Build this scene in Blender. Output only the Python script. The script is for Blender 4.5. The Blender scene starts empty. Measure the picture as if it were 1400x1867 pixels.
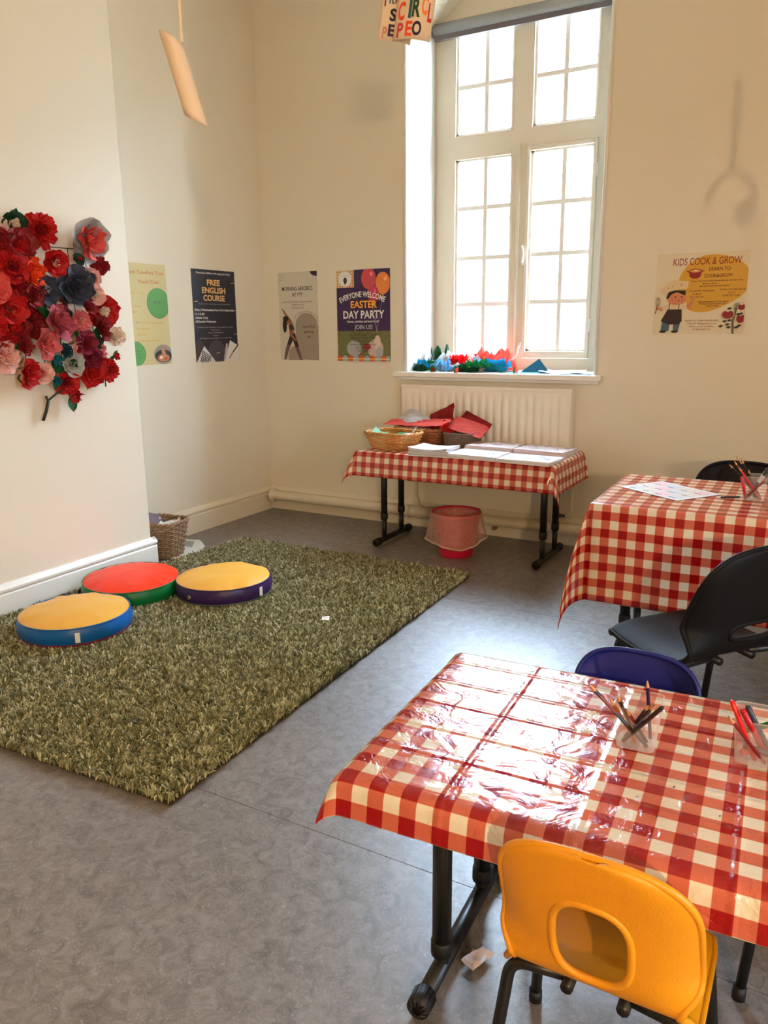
import bpy, math, random
import numpy as np
from mathutils import Vector, Matrix, noise

# ------------------------------------------------------------------ camera, sky, sun, lights, exposure
SC = bpy.context.scene
COL = SC.collection
SC.view_settings.view_transform = 'Standard'
SC.view_settings.look = 'None'
SC.view_settings.gamma = 1.0
SC.view_settings.use_curve_mapping = False
SC.view_settings.exposure = 0.42

_p, _r, _y = 0.232751, -0.010067, -0.515276
_f = Vector((math.sin(_y) * math.cos(_p), math.cos(_y) * math.cos(_p), -math.sin(_p)))
_rt = Vector((math.cos(_y), -math.sin(_y), 0.0))
_up = _rt.cross(_f)
_r2 = math.cos(_r) * _rt + math.sin(_r) * _up
_u2 = -math.sin(_r) * _rt + math.cos(_r) * _up
cam_data = bpy.data.cameras.new('camera')
cam_data.sensor_fit = 'VERTICAL'
cam_data.sensor_height = 36.0
cam_data.lens = 1418.87 / 1867 * 36.0
cam_data.clip_start = 0.02
cam = bpy.data.objects.new('camera', cam_data)
COL.objects.link(cam)
M = Matrix.Identity(4)
for i in range(3):
    M[i][0], M[i][1], M[i][2] = _r2[i], _u2[i], -_f[i]
M[2][3] = 1.33
cam.matrix_world = M
SC.camera = cam

world = bpy.data.worlds.new('sky')
SC.world = world
world.use_nodes = True
_bg = world.node_tree.nodes['Background']
_bg.inputs[0].default_value = (0.65, 0.88, 1.16, 1)
_bg.inputs[1].default_value = 62.0

_sun = bpy.data.lights.new('sun', 'SUN')
_sun.energy = 6.0
_sun.angle = math.radians(3)
_sun.color = (1.0, 0.95, 0.86)
sun = bpy.data.objects.new('sun', _sun)
COL.objects.link(sun)
sun.rotation_euler = (math.radians(48), 0, math.radians(-18))      # shines from behind our roof onto the house opposite

_por = bpy.data.lights.new('window_portal', 'AREA')
_por.shape = 'RECTANGLE'
_por.size, _por.size_y = 1.24, 2.3
_por.cycles.is_portal = True
por = bpy.data.objects.new('window_portal', _por)
COL.objects.link(por)
por.location = (-1.83, 5.16, 2.13)
por.rotation_euler = (math.radians(-90), 0, 0)

_por2 = bpy.data.lights.new('added_window_portal', 'AREA')
_por2.shape = 'RECTANGLE'
_por2.size, _por2.size_y = 1.1, 0.55
_por2.cycles.is_portal = True
por2 = bpy.data.objects.new('added_window_portal', _por2)
COL.objects.link(por2)
por2.location = (2.82, .675, 1.35)
por2.rotation_euler = (0, math.radians(90), 0)

XL, YW, XC = -3.612, 4.645, -3.298        # left wall, window wall, chimney breast face
XR, YB, ZC = 2.7, -3.0, 3.75               # right wall, rear wall, ceiling
YCB = 3.105                                # far corner of the chimney breast

# ------------------------------------------------------------------ materials
def lin(c):
    return tuple(((v / 255) / 12.92 if v / 255 <= .04045 else ((v / 255 + .055) / 1.055) ** 2.4) for v in c)

MATS = {}
def mat(name, rgb, rough=.6, spec=.5, metal=0, var=.06, scale=6, bump=0, bscale=60, alpha=None, coat=0, trans=0, stretch=None):
    """plain procedural material: base colour with a little noise, optional bump"""
    if name in MATS:
        return MATS[name]
    m = bpy.data.materials.new(name); m.use_nodes = True
    nt = m.node_tree; b = nt.nodes['Principled BSDF']
    L = nt.links.new
    c = lin(rgb)
    tc = nt.nodes.new('ShaderNodeTexCoord')
    src = tc.outputs['Object']
    if stretch:
        mp = nt.nodes.new('ShaderNodeMapping'); mp.inputs['Scale'].default_value = stretch
        L(src, mp.inputs[0]); src = mp.outputs[0]
    nz = nt.nodes.new('ShaderNodeTexNoise'); nz.inputs['Scale'].default_value = scale; nz.inputs['Detail'].default_value = 5
    L(src, nz.inputs['Vector'])
    mx = nt.nodes.new('ShaderNodeMix'); mx.data_type = 'RGBA'
    mx.inputs[6].default_value = (*[v * (1 - var) for v in c], 1)
    mx.inputs[7].default_value = (*[min(1, v * (1 + var)) for v in c], 1)
    L(nz.outputs[0], mx.inputs[0]); L(mx.outputs[2], b.inputs['Base Color'])
    b.inputs['Roughness'].default_value = rough
    b.inputs['Specular IOR Level'].default_value = spec
    b.inputs['Metallic'].default_value = metal
    b.inputs['Coat Weight'].default_value = coat
    if alpha is not None:
        b.inputs['Alpha'].default_value = alpha
    if bump:
        nb = nt.nodes.new('ShaderNodeTexNoise'); nb.inputs['Scale'].default_value = bscale; nb.inputs['Detail'].default_value = 4
        L(src, nb.inputs['Vector'])
        bp = nt.nodes.new('ShaderNodeBump'); bp.inputs['Strength'].default_value = bump; bp.inputs['Distance'].default_value = .01
        L(nb.outputs[0], bp.inputs['Height']); L(bp.outputs[0], b.inputs['Normal'])
    if trans:
        tr = nt.nodes.new('ShaderNodeBsdfTranslucent'); L(mx.outputs[2], tr.inputs[0])
        ms = nt.nodes.new('ShaderNodeMixShader'); ms.inputs[0].default_value = trans
        L(b.outputs[0], ms.inputs[1]); L(tr.outputs[0], ms.inputs[2])
        L(ms.outputs[0], nt.nodes['Material Output'].inputs[0])
    MATS[name] = m
    return m

def clear_mat(name, rgb, opacity, rough=.1):
    """thin see-through plastic or glass: transparent mixed with a tinted surface and a sheen"""
    if name in MATS:
        return MATS[name]
    m = bpy.data.materials.new(name); m.use_nodes = True
    nt = m.node_tree; L = nt.links.new
    b = nt.nodes['Principled BSDF']
    b.inputs['Base Color'].default_value = (*lin(rgb), 1); b.inputs['Roughness'].default_value = rough
    tr = nt.nodes.new('ShaderNodeBsdfTransparent')
    lw = nt.nodes.new('ShaderNodeLayerWeight'); lw.inputs[0].default_value = .5
    fr = nt.nodes.new('ShaderNodeMath'); fr.operation = 'POWER'; fr.inputs[1].default_value = 4.0
    L(lw.outputs['Facing'], fr.inputs[0])
    nz = nt.nodes.new('ShaderNodeTexNoise'); nz.inputs['Scale'].default_value = 25
    ma = nt.nodes.new('ShaderNodeMath'); ma.operation = 'MULTIPLY_ADD'
    ma.inputs[1].default_value = .55; ma.inputs[2].default_value = opacity + .03
    L(fr.outputs[0], ma.inputs[0])
    mb_ = nt.nodes.new('ShaderNodeMath'); mb_.operation = 'MULTIPLY_ADD'; mb_.inputs[1].default_value = opacity * .35
    L(nz.outputs[0], mb_.inputs[0]); L(ma.outputs[0], mb_.inputs[2]); mb_.use_clamp = True
    ms = nt.nodes.new('ShaderNodeMixShader')
    L(mb_.outputs[0], ms.inputs[0]); L(tr.outputs[0], ms.inputs[1]); L(b.outputs[0], ms.inputs[2])
    L(ms.outputs[0], nt.nodes['Material Output'].inputs[0])
    MATS[name] = m
    return m

def emit_mat(name, rgb, strength):
    m = bpy.data.materials.new(name); m.use_nodes = True
    b = m.node_tree.nodes['Principled BSDF']
    b.inputs['Base Color'].default_value = (*lin(rgb), 1)
    b.inputs['Emission Color'].default_value = (*lin(rgb), 1); b.inputs['Emission Strength'].default_value = strength
    return m

def gingham(name, creases):
    m = bpy.data.materials.new(name); m.use_nodes = True
    nt = m.node_tree; L = nt.links.new; N = nt.nodes.new
    b = nt.nodes['Principled BSDF']
    uv = N('ShaderNodeUVMap'); uv.uv_map = 'cloth'
    sp = N('ShaderNodeSeparateXYZ'); L(uv.outputs[0], sp.inputs[0])
    def math_(op, a, v=None, w=None):
        n = N('ShaderNodeMath'); n.operation = op
        if hasattr(a, 'links'): L(a, n.inputs[0])
        else: n.inputs[0].default_value = a
        for k, q in ((1, v), (2, w)):
            if q is None: continue
            if hasattr(q, 'links'): L(q, n.inputs[k])
            else: n.inputs[k].default_value = q
        return n.outputs[0]
    P = .063
    def stripe(o):
        fr = math_('FRACT', math_('DIVIDE', math_('ADD', o, 10.0), P))
        d = math_('ABSOLUTE', math_('SUBTRACT', fr, .5))
        mr = N('ShaderNodeMapRange'); mr.inputs[1].default_value = .24; mr.inputs[2].default_value = .26
        L(d, mr.inputs[0]); return mr.outputs[0]
    s = math_('ADD', stripe(sp.outputs[0]), stripe(sp.outputs[1]))
    s = math_('MULTIPLY', s, .5)
    fib = N('ShaderNodeTexNoise'); fib.inputs['Scale'].default_value = 900; fib.inputs['Detail'].default_value = 2
    L(uv.outputs[0], fib.inputs['Vector'])
    # fibre speckle shows on the half-tone squares
    half = math_('SUBTRACT', 1.0, math_('MULTIPLY', math_('ABSOLUTE', math_('SUBTRACT', s, .5)), 2.0))
    s2 = math_('ADD', s, math_('MULTIPLY', math_('MULTIPLY', math_('SUBTRACT', fib.outputs[0], .5), half), .45))
    cr = N('ShaderNodeValToRGB'); L(s2, cr.inputs[0])
    e = cr.color_ramp.elements
    e[0].position = 0; e[0].color = (*lin((226, 212, 188)), 1)
    e[1].position = 1; e[1].color = (*lin((150, 2, 6)), 1)
    k = cr.color_ramp.elements.new(.5); k.color = (*lin((196, 92, 66)), 1)
    L(cr.outputs[0], b.inputs['Base Color'])
    b.inputs['Roughness'].default_value = .16 if creases else .2
    b.inputs['Specular IOR Level'].default_value = .62
    wr = N('ShaderNodeTexNoise'); wr.inputs['Scale'].default_value = 11; wr.inputs['Detail'].default_value = 5; wr.inputs['Distortion'].default_value = 1.6
    L(uv.outputs[0], wr.inputs['Vector'])
    h = math_('MULTIPLY', wr.outputs[0], .30 if creases else .16)
    if creases:
        vr = N('ShaderNodeTexVoronoi'); vr.feature = 'DISTANCE_TO_EDGE'; vr.inputs['Scale'].default_value = 9
        wv = N('ShaderNodeVectorMath'); wv.operation = 'ADD'
        L(uv.outputs[0], wv.inputs[0]); 
        sc = N('ShaderNodeVectorMath'); sc.operation = 'SCALE'; sc.inputs['Scale'].default_value = .12
        L(wr.outputs[1], sc.inputs[0]); L(sc.outputs[0], wv.inputs[1]); L(wv.outputs[0], vr.inputs['Vector'])
        cv = N('ShaderNodeMapRange'); cv.inputs[1].default_value = 0; cv.inputs[2].default_value = .12; L(vr.outputs['Distance'], cv.inputs[0])
        h = math_('ADD', h, math_('MULTIPLY', cv.outputs[0], .05))
        for axis, lines in ((0, (-.43, -.205, .03, .27)), (1, (-.17, -.075, .03, .13, .24))):
            for c in lines:
                d = math_('ABSOLUTE', math_('SUBTRACT', sp.outputs[axis], c))
                mr = N('ShaderNodeMapRange'); mr.interpolation_type = 'SMOOTHSTEP'
                mr.inputs[1].default_value = 0; mr.inputs[2].default_value = .011; mr.inputs[3].default_value = .14; mr.inputs[4].default_value = 0
                L(d, mr.inputs[0]); h = math_('ADD', h, mr.outputs[0])
    bp = N('ShaderNodeBump'); bp.inputs['Strength'].default_value = .55 if creases else .35; bp.inputs['Distance'].default_value = .02
    L(h, bp.inputs['Height']); L(bp.outputs[0], b.inputs['Normal'])
    return m

# ------------------------------------------------------------------ mesh helpers
class MB:
    """collects shapes; build() links them as ONE mesh object"""
    def __init__(s, M=None): s.v, s.f, s.uv, s.M = [], [], None, M
    def add(s, vs, fs):
        o = len(s.v)
        s.v += [tuple(s.M @ Vector(p)) if s.M is not None else tuple(p) for p in vs]
        s.f += [tuple(i + o for i in f) for f in fs]
        return s
    def box(s, x0, x1, y0, y1, z0, z1):
        vs = [(x, y, z) for z in (z0, z1) for y in (y0, y1) for x in (x0, x1)]
        return s.add(vs, [(0, 2, 3, 1), (4, 5, 7, 6), (0, 1, 5, 4), (2, 6, 7, 3), (0, 4, 6, 2), (1, 3, 7, 5)])
    def grid(s, fn, nu, nv, cu=False, cv=False):
        vs = [fn(i / nu if cu else i / nu, j / nv) for j in range(nv + (0 if cv else 1)) for i in range(nu + (0 if cu else 1))]
        w = nu if cu else nu + 1; hh = nv if cv else nv + 1
        fs = []
        for j in range(nv):
            for i in range(nu):
                a, b2 = i, (i + 1) % w
                c, d = j % hh, (j + 1) % hh
                fs.append((c * w + a, c * w + b2, d * w + b2, d * w + a))
        return s.add(vs, fs)
    def tube(s, pts, r, n=8, closed=False, cap=True):
        P = [Vector(p) for p in pts]; k = len(P)
        T = []
        for i in range(k):
            a = P[(i - 1) % k] if (closed or i > 0) else P[i]
            b = P[(i + 1) % k] if (closed or i < k - 1) else P[i]
            t = (b - a); T.append(t.normalized() if t.length > 1e-9 else Vector((0, 0, 1)))
        u = T[0].orthogonal().normalized(); vs = []
        for i in range(k):
            u = (u - T[i] * u.dot(T[i]))
            u = u.normalized() if u.length > 1e-6 else T[i].orthogonal().normalized()
            w = T[i].cross(u); rr = r[i] if isinstance(r, (list, tuple)) else r
            for j in range(n):
                a = 2 * math.pi * j / n
                vs.append(P[i] + (u * math.cos(a) + w * math.sin(a)) * rr)
        fs = []
        for i in range(k if closed else k - 1):
            for j in range(n):
                a = i * n + j; b = i * n + (j + 1) % n; i2 = (i + 1) % k
                fs.append((a, b, i2 * n + (j + 1) % n, i2 * n + j))
        if cap and not closed:
            fs.append(tuple(reversed(range(n)))); fs.append(tuple((k - 1) * n + j for j in range(n)))
        return s.add(vs, fs)
    def lathe(s, prof, n=32, c=(0, 0, 0), cap0=False, cap1=False):
        k = len(prof); vs = []
        for r, z in prof:
            for j in range(n):
                a = 2 * math.pi * j / n
                vs.append((c[0] + r * math.cos(a), c[1] + r * math.sin(a), c[2] + z))
        fs = [(i * n + j, i * n + (j + 1) % n, (i + 1) * n + (j + 1) % n, (i + 1) * n + j) for i in range(k - 1) for j in range(n)]
        if cap0: fs.append(tuple(reversed(range(n))))
        if cap1: fs.append(tuple((k - 1) * n + j for j in range(n)))
        return s.add(vs, fs)
    def prism(s, poly, z0, z1):
        n = len(poly)
        vs = [(x, y, z0) for x, y in poly] + [(x, y, z1) for x, y in poly]
        return s.add(vs, [tuple(reversed(range(n))), tuple(range(n, 2 * n))] + [(i, (i + 1) % n, n + (i + 1) % n, n + i) for i in range(n)])
    def extrude_y(s, prof, y0, y1):
        n = len(prof)
        vs = [(x, y0, z) for x, z in prof] + [(x, y1, z) for x, z in prof]
        return s.add(vs, [tuple(range(n)), tuple(reversed(range(n, 2 * n)))] + [(i, n + i, n + (i + 1) % n, (i + 1) % n) for i in range(n)])
    def build(s, name, m, parent=None, smooth=False, bevel=0, solid=0, subd=0, mats=None, soff=0, fix=True):
        me = bpy.data.meshes.new(name)
        me.from_pydata([tuple(p) for p in s.v], [], s.f)
        if s.uv is not None:
            l = me.uv_layers.new(name='cloth')
            idx = np.zeros(len(me.loops), dtype=np.int32); me.loops.foreach_get('vertex_index', idx)
            l.data.foreach_set('uv', np.array(s.uv, dtype=np.float32)[idx].ravel())
        if fix:
            import bmesh
            bm = bmesh.new(); bm.from_mesh(me); bmesh.ops.recalc_face_normals(bm, faces=bm.faces); bm.to_mesh(me); bm.free()
        for q in (mats or [m]): me.materials.append(q)
        if smooth: me.shade_smooth()
        o = bpy.data.objects.new(name, me); COL.objects.link(o)
        if parent is not None: o.parent = parent
        if bevel:
            md = o.modifiers.new('bevel', 'BEVEL'); md.width = bevel; md.segments = 2; md.limit_method = 'ANGLE'
        if solid:
            md = o.modifiers.new('solid', 'SOLIDIFY'); md.thickness = solid; md.offset = soff
            if mats and len(mats) > 1: md.material_offset = 1
        if subd:
            md = o.modifiers.new('subd', 'SUBSURF'); md.levels = subd; md.render_levels = subd
        return o

def tag(o, label, cat, group=None):
    o['label'] = label; o['category'] = cat
    if group: o['group'] = group
    return o
def thing(name, label, cat, loc=(0, 0, 0), rot=(0, 0, 0), group=None):
    o = bpy.data.objects.new(name, None); COL.objects.link(o)
    o.location = loc; o.rotation_euler = rot; o.empty_display_size = .1
    return tag(o, label, cat, group)
def struct(o, label=None):
    o['kind'] = 'structure'
    if label: o['label'] = label; 
    return o
def copy_tree(o, parent=None, label=None):
    c = o.copy(); COL.objects.link(c); c.parent = parent
    if label: c['label'] = label
    for ch in [q for q in bpy.data.objects if q.parent == o]:
        copy_tree(ch, c)
    return c
def arc(p0, p1, p2, n=6):
    """rounded corner polyline through p1"""
    a, b, c = Vector(p0), Vector(p1), Vector(p2)
    return [tuple((1 - t) ** 2 * a + 2 * t * (1 - t) * b + t * t * c) for t in [i / n for i in range(n + 1)]]
def bent(pts, r=.03, n=5):
    out = [tuple(pts[0])]
    for i in range(1, len(pts) - 1):
        a, b, c = Vector(pts[i - 1]), Vector(pts[i]), Vector(pts[i + 1])
        k = min(r, (a - b).length * .45, (c - b).length * .45)
        out += arc(b + (a - b).normalized() * k, b, b + (c - b).normalized() * k, n)
    out.append(tuple(pts[-1]))
    return out
# ------------------------------------------------------------------ the room
WALL = mat('cream wall paint', (234, 223, 201), rough=.5, spec=.35, var=.035, scale=1.6, bump=.05, bscale=35)
WHITE = mat('white gloss paint', (240, 236, 226), rough=.28, var=.02, bump=.03, bscale=20)
FRAME = mat('off white window paint', (224, 212, 190), rough=.35, var=.04, scale=9)
SKIRT = mat('cream gloss skirting', (232, 220, 196), rough=.3, var=.03)

def wall_with_opening():
    """window wall: thick slab with an arched opening, front face at YW"""
    x0, x1, zs, zb = -2.452, -1.196, 3.17, 1.0
    y0, y1 = YW, YW + .62
    n = 20
    cx, hw, rise = (x0 + x1) / 2, (x1 - x0) / 2, .30
    R = (hw * hw + rise * rise) / (2 * rise)
    a0 = math.asin(hw / R)
    archp = [(cx + R * math.sin(-a0 + 2 * a0 * i / n), zs + R * math.cos(-a0 + 2 * a0 * i / n) - R * math.cos(a0)) for i in range(n + 1)]
    b = MB()
    XA, XB = XL - .3, XR + .2
    b.box(XA, x0, y0, y1, 0, ZC + .2); b.box(x1, XB, y0, y1, 0, ZC + .2)
    b.box(x0, x1, y0, y1, 0, zb)
    for i in range(n):
        (xa, za), (xb, zb2) = archp[i], archp[i + 1]
        b.add([(xa, y0, za), (xb, y0, zb2), (xb, y0, ZC + .2), (xa, y0, ZC + .2), (xa, y1, za), (xb, y1, zb2), (xb, y1, ZC + .2), (xa, y1, ZC + .2)],
              [(0, 1, 2, 3), (7, 6, 5, 4), (0, 4, 5, 1), (2, 6, 7, 3)])
    o = b.build('wall_back', WALL, fix=False)
    struct(o, 'cream wall with the tall arched window')
    # white painted bead along the edge of the opening
    pts = [(x0, YW - .002, zb + .05), (x0, YW - .002, zs)] + [(x, YW - .002, z) for x, z in archp[1:-1]] + [(x1, YW - .002, zs), (x1, YW - .002, zb + .05)]
    struct(MB().tube(pts, .011, 8).build('trim_1', WHITE, smooth=True), 'white bead round the window opening')
    # white plaster lining of the reveal
    li = MB()
    li.box(x0, x0 + .006, YW + .002, 5.06, 1.02, zs)
    li.box(x1 - .006, x1, YW + .002, 5.06, 1.02, zs)
    struct(li.build('trim_2', mat('white distemper', (212, 208, 200), rough=.6)), 'white painted sides of the window reveal')
wall_with_opening()

FLOORM = None
def floor_mat():
    m = bpy.data.materials.new('marbled lino'); m.use_nodes = True
    nt = m.node_tree; L = nt.links.new; N = nt.nodes.new
    b = nt.nodes['Principled BSDF']
    tc = N('ShaderNodeTexCoord')
    n1 = N('ShaderNodeTexNoise'); n1.inputs['Scale'].default_value = 22; n1.inputs['Detail'].default_value = 8; n1.inputs['Roughness'].default_value = .72; n1.inputs['Distortion'].default_value = 1.0
    n2 = N('ShaderNodeTexNoise'); n2.inputs['Scale'].default_value = 75; n2.inputs['Detail'].default_value = 3; n2.inputs['Distortion'].default_value = 2.5
    n3 = N('ShaderNodeTexNoise'); n3.inputs['Scale'].default_value = 1.1; n3.inputs['Detail'].default_value = 3
    for n in (n1, n2, n3): L(tc.outputs['Object'], n.inputs['Vector'])
    cr = N('ShaderNodeValToRGB'); L(n1.outputs[0], cr.inputs[0])
    e = cr.color_ramp.elements
    e[0].position = .33; e[0].color = (*lin((90, 82, 78)), 1)
    e[1].position = .68; e[1].color = (*lin((142, 135, 130)), 1)
    c2 = N('ShaderNodeValToRGB'); L(n2.outputs[0], c2.inputs[0])
    c2.color_ramp.elements[0].position = .57; c2.color_ramp.elements[0].color = (0, 0, 0, 1)
    c2.color_ramp.elements[1].position = .74; c2.color_ramp.elements[1].color = (1, 1, 1, 1)
    mx = N('ShaderNodeMix'); mx.data_type = 'RGBA'; mx.inputs[7].default_value = (*lin((168, 162, 157)), 1)
    ml = N('ShaderNodeMath'); ml.operation = 'MULTIPLY'; ml.inputs[1].default_value = .75
    L(c2.outputs[0], ml.inputs[0]); L(ml.outputs[0], mx.inputs[0]); L(cr.outputs[0], mx.inputs[6])
    L(mx.outputs[2], b.inputs['Base Color'])
    rr = N('ShaderNodeMapRange'); rr.inputs[3].default_value = .37; rr.inputs[4].default_value = .41
    L(n3.outputs[0], rr.inputs[0]); L(rr.outputs[0], b.inputs['Roughness'])
    b.inputs['Specular IOR Level'].default_value = .95
    bp = N('ShaderNodeBump'); bp.inputs['Strength'].default_value = .05; bp.inputs['Distance'].default_value = .01
    L(n1.outputs[0], bp.inputs['Height']); L(bp.outputs[0], b.inputs['Normal'])
    return m
FLOORM = floor_mat()
fl = struct(MB().box(XL - .3, XR + .2, YB - .2, YW + .1, -.12, -.004).build('floor', mat('dark floor seam', (58, 52, 48))), 'grey marbled lino floor')
seams = [YB - .2, -.35, 1.522, 3.39, YW + .1]
for a, b_ in zip(seams[:-1], seams[1:]):
    MB().box(XL - .3, XR + .2, a + .0012, b_ - .0012, -.004, 0).build('lino_sheet', FLOORM, fl)

struct(MB().box(XL - .3, XL, YB - .2, YW + .1, 0, ZC + .2).build('wall_left', WALL), 'cream left wall of the alcove')
struct(MB().box(XL, XC, YB - .1, YCB, 0, ZC + .1).build('wall_chimney_breast', WALL, bevel=.012), 'cream chimney breast wall behind the paper flowers')
W2 = (.40, .95, .80, 1.90)                  # window added to the right wall for fill light, out of view: y0, y1, z0, z1
struct(MB().box(XR, XR + .2, YB - .2, W2[0], 0, ZC + .2).box(XR, XR + .2, W2[1], YW + .1, 0, ZC + .2).box(XR, XR + .2, W2[0], W2[1], 0, W2[2]).box(XR, XR + .2, W2[0], W2[1], W2[3], ZC + .2).build('wall_right', WALL))
def added_fill_window():
    w = bpy.data.objects.new('added_window', None); COL.objects.link(w)
    struct(w, 'timber window added in the right wall for fill light, out of view')
    y0, y1, z0, z1 = W2
    f = MB()
    for a, b in ((y0, y0 + .06), (y1 - .06, y1), ((y0 + y1) / 2 - .04, (y0 + y1) / 2 + .04)): f.box(XR + .08, XR + .14, a, b, z0, z1)
    for a, b in ((z0, z0 + .06), (z1 - .06, z1), (1.46, 1.52)): f.box(XR + .08, XR + .14, y0, y1, a, b)
    f.build('window_frame', FRAME, w)
    for a, b in ((y0 + .06, (y0 + y1) / 2 - .04), ((y0 + y1) / 2 + .04, y1 - .06)):
        for c, d in ((z0 + .06, 1.46), (1.52, z1 - .06)):
            MB().box(XR + .108, XR + .111, a, b, c, d).build('pane', clear_mat('window glass', (245, 250, 250), .0, .02), w)
added_fill_window()
struct(MB().box(XL - .3, XR + .2, YB - .2, YB, 0, ZC + .2).build('wall_rear', mat('fill cutting wall tone', (158, 144, 122), rough=.6)))  # unseen wall, toned darker than the cream ones to cut fill light
struct(MB().box(XL - .3, XR + .2, YB - .2, YW + .62, ZC, ZC + .2).build('ceiling', mat('white ceiling paint', (236, 230, 218), rough=.8)))

def skirting_profile(d):
    return [(0, 0), (d, 0), (d, .118), (d - .004, .124), (d - .004, .129), (d + .004, .135), (d + .005, .146), (d - .004, .156), (d - .012, .166), (0, .170)]
pr = skirting_profile(.022)
# left wall, chimney breast (front and its return), window wall
struct(MB().extrude_y([(XL + x, z) for x, z in pr], YCB, YW).build('baseboard_left', SKIRT), 'cream skirting board along the alcove wall')
cb = MB().extrude_y([(XC + x, z) for x, z in pr], YB, YCB + .02)
cb.M = Matrix.Translation((0, YCB, 0)) @ Matrix.Rotation(math.radians(90), 4, 'Z')
cb.extrude_y([(x, z) for x, z in pr], -(XC + .018), -XL)
struct(cb.build('baseboard_chimney_breast', WHITE), 'white skirting board round the chimney breast')
bb = MB(Matrix.Translation((0, YW, 0)) @ Matrix.Rotation(math.radians(-90), 4, 'Z'))
bb.extrude_y([(x, z) for x, z in pr], XL, XR)
struct(bb.build('baseboard_back', SKIRT), 'cream skirting board below the window wall')

# window sill
sill = MB().box(-2.452, -1.196, YW, 5.07, 1.0, 1.045).box(-2.527, -1.15, 4.595, YW + .02, 1.012, 1.045).box(-2.51, -1.167, 4.617, YW, .992, 1.012)
struct(sill.build('trim_3', WHITE, bevel=.006), 'white painted window sill board')

# ------------------------------------------------------------------ the window
YF = 5.07
def make_window():
    w = bpy.data.objects.new('window_1', None); COL.objects.link(w); w.location = (0, 0, 0)
    struct(w, 'tall small-paned timber window')
    xa, xb, z0, z1 = -2.452, -1.196, 1.03, 3.52
    d0, d1 = YF, YF + .075
    lights = {'ul': (-2.300, -1.913, 2.545, 3.155), 'ur': (-1.775, -1.383, 2.545, 3.155), 'll': (-2.299, -1.908, 1.135, 2.399), 'lr': (-1.807, -1.356, 1.120, 2.434)}
    f = MB()
    f.box(xa, lights['ul'][0], d0, d1, z0, z1)
    f.box(lights['ur'][1], xb, d0, d1, 2.434, z1); f.box(lights['lr'][1], xb, d0, d1, z0, 2.434)
    f.box(lights['ul'][1], lights['ur'][0], d0, d1, 2.545, z1)
    f.box(lights['ll'][1], lights['lr'][0], d0, d1, z0, 2.434)
    f.box(lights['ul'][0], lights['ul'][1], d0, d1, 3.155, z1); f.box(lights['ur'][0], lights['ur'][1], d0, d1, 3.155, z1)
    f.box(lights['ul'][0], lights['ul'][1], d0, d1, 2.399, 2.545)
    f.box(lights['ul'][1], lights['ur'][1], d0, d1, 2.434, 2.545)
    f.box(lights['ll'][0], lights['ll'][1], d0, d1, z0, 1.135)
    f.box(lights['lr'][0], lights['lr'][1], d0, d1, z0, 1.120)
    f.build('window_frame', FRAME, w)
    # moulded centre post
    MB().tube([(-1.855, YF - .004, 1.05), (-1.855, YF - .004, 2.45)], .010, 8).build('mullion_bead', FRAME, w, smooth=True)
    glass = clear_mat('window glass', (245, 250, 250), .0, .02)
    def glaze(parent, x0, x1, za, zb, xm, hs):
        t = .015  # bars widened, bars and beads painted white, to imitate bloom round the panes
        bars = MB().box(xm - t, xm + t, d0 + .012, d1 - .01, za, zb)
        for h in hs: bars.box(x0, x1, d0 + .014, d1 - .012, h - t, h + t)
        bars.build('glazing_bar', WHITE, parent, bevel=.004)
        bead = MB()
        bead.box(x0, x0 + .016, d0 + .01, d1 - .012, za, zb); bead.box(x1 - .01, x1, d0 + .01, d1 - .012, za, zb)
        bead.box(x0, x1, d0 + .01, d1 - .012, za, za + .012); bead.box(x0, x1, d0 + .01, d1 - .012, zb - .012, zb)
        bead.build('glazing_bead', WHITE, parent)
        zs = [za] + sorted(hs) + [zb]
        for a, b in zip(zs[:-1], zs[1:]):
            for c, d in ((x0, xm), (xm, x1)):
                MB().box(c + .004, d - .004, d0 + .038, d0 + .041, a + .004, b - .004).build('pane', glass, parent)
    def light(name, key, xm, hs):
        x0, x1, za, zb = lights[key]
        p = MB()
        if key == 'lr':
            e = MB()
            p.box(x0 + .003, x0 + .026, d0 - .012, d1 - .01, za + .003, zb - .003); p.box(x1 - .026, x1 - .003, d0 - .012, d1 - .01, za + .003, zb - .003)
            p.box(x0 + .026, x1 - .026, d0 - .012, d1 - .01, za + .003, za + .048); p.box(x0 + .026, x1 - .026, d0 - .012, d1 - .01, zb - .030, zb - .003)
            x0, x1, za, zb = x0 + .026, x1 - .026, za + .048, zb - .030
        else:
            for q in ((x0 - .012, x0), (x1, x1 + .012)): p.box(q[0], q[1], d0 - .004, d0 + .004, za - .012, zb + .012)
            p.box(x0, x1, d0 - .004, d0 + .004, za - .012, za); p.box(x0, x1, d0 - .004, d0 + .004, zb, zb + .012)
        s = p.build(name, FRAME, w, bevel=.003)
        glaze(s, x0, x1, za, zb, xm, hs)
        return s
    light('fixed_light', 'ul', -2.092, [2.835]); light('fixed_light', 'ur', -1.577, [2.833])
    light('fixed_light', 'll', -2.090, [2.096, 1.779, 1.478])
    cs = light('opening_casement', 'lr', -1.566, [2.09, 1.781, 1.484])
    # catch half way up and stay at the bottom, hinges on the right
    h = MB().box(-1.822, -1.800, YF - .018, YF - .012, 1.715, 1.765)
    h.tube(bent([(-1.811, YF - .02, 1.735), (-1.80, YF - .05, 1.745), (-1.797, YF - .045, 1.79), (-1.812, YF - .03, 1.835)], .015), .006, 8)
    h.build('window_catch', WHITE, w, smooth=True)
    st = MB().tube(bent([(-1.815, YF - .02, 1.20), (-1.812, YF - .045, 1.19), (-1.818, YF - .05, 1.14), (-1.86, YF - .06, 1.105), (-1.93, YF - .05, 1.10), (-1.945, YF - .05, 1.13), (-1.93, YF - .05, 1.155)], .02), .005, 8)
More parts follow.
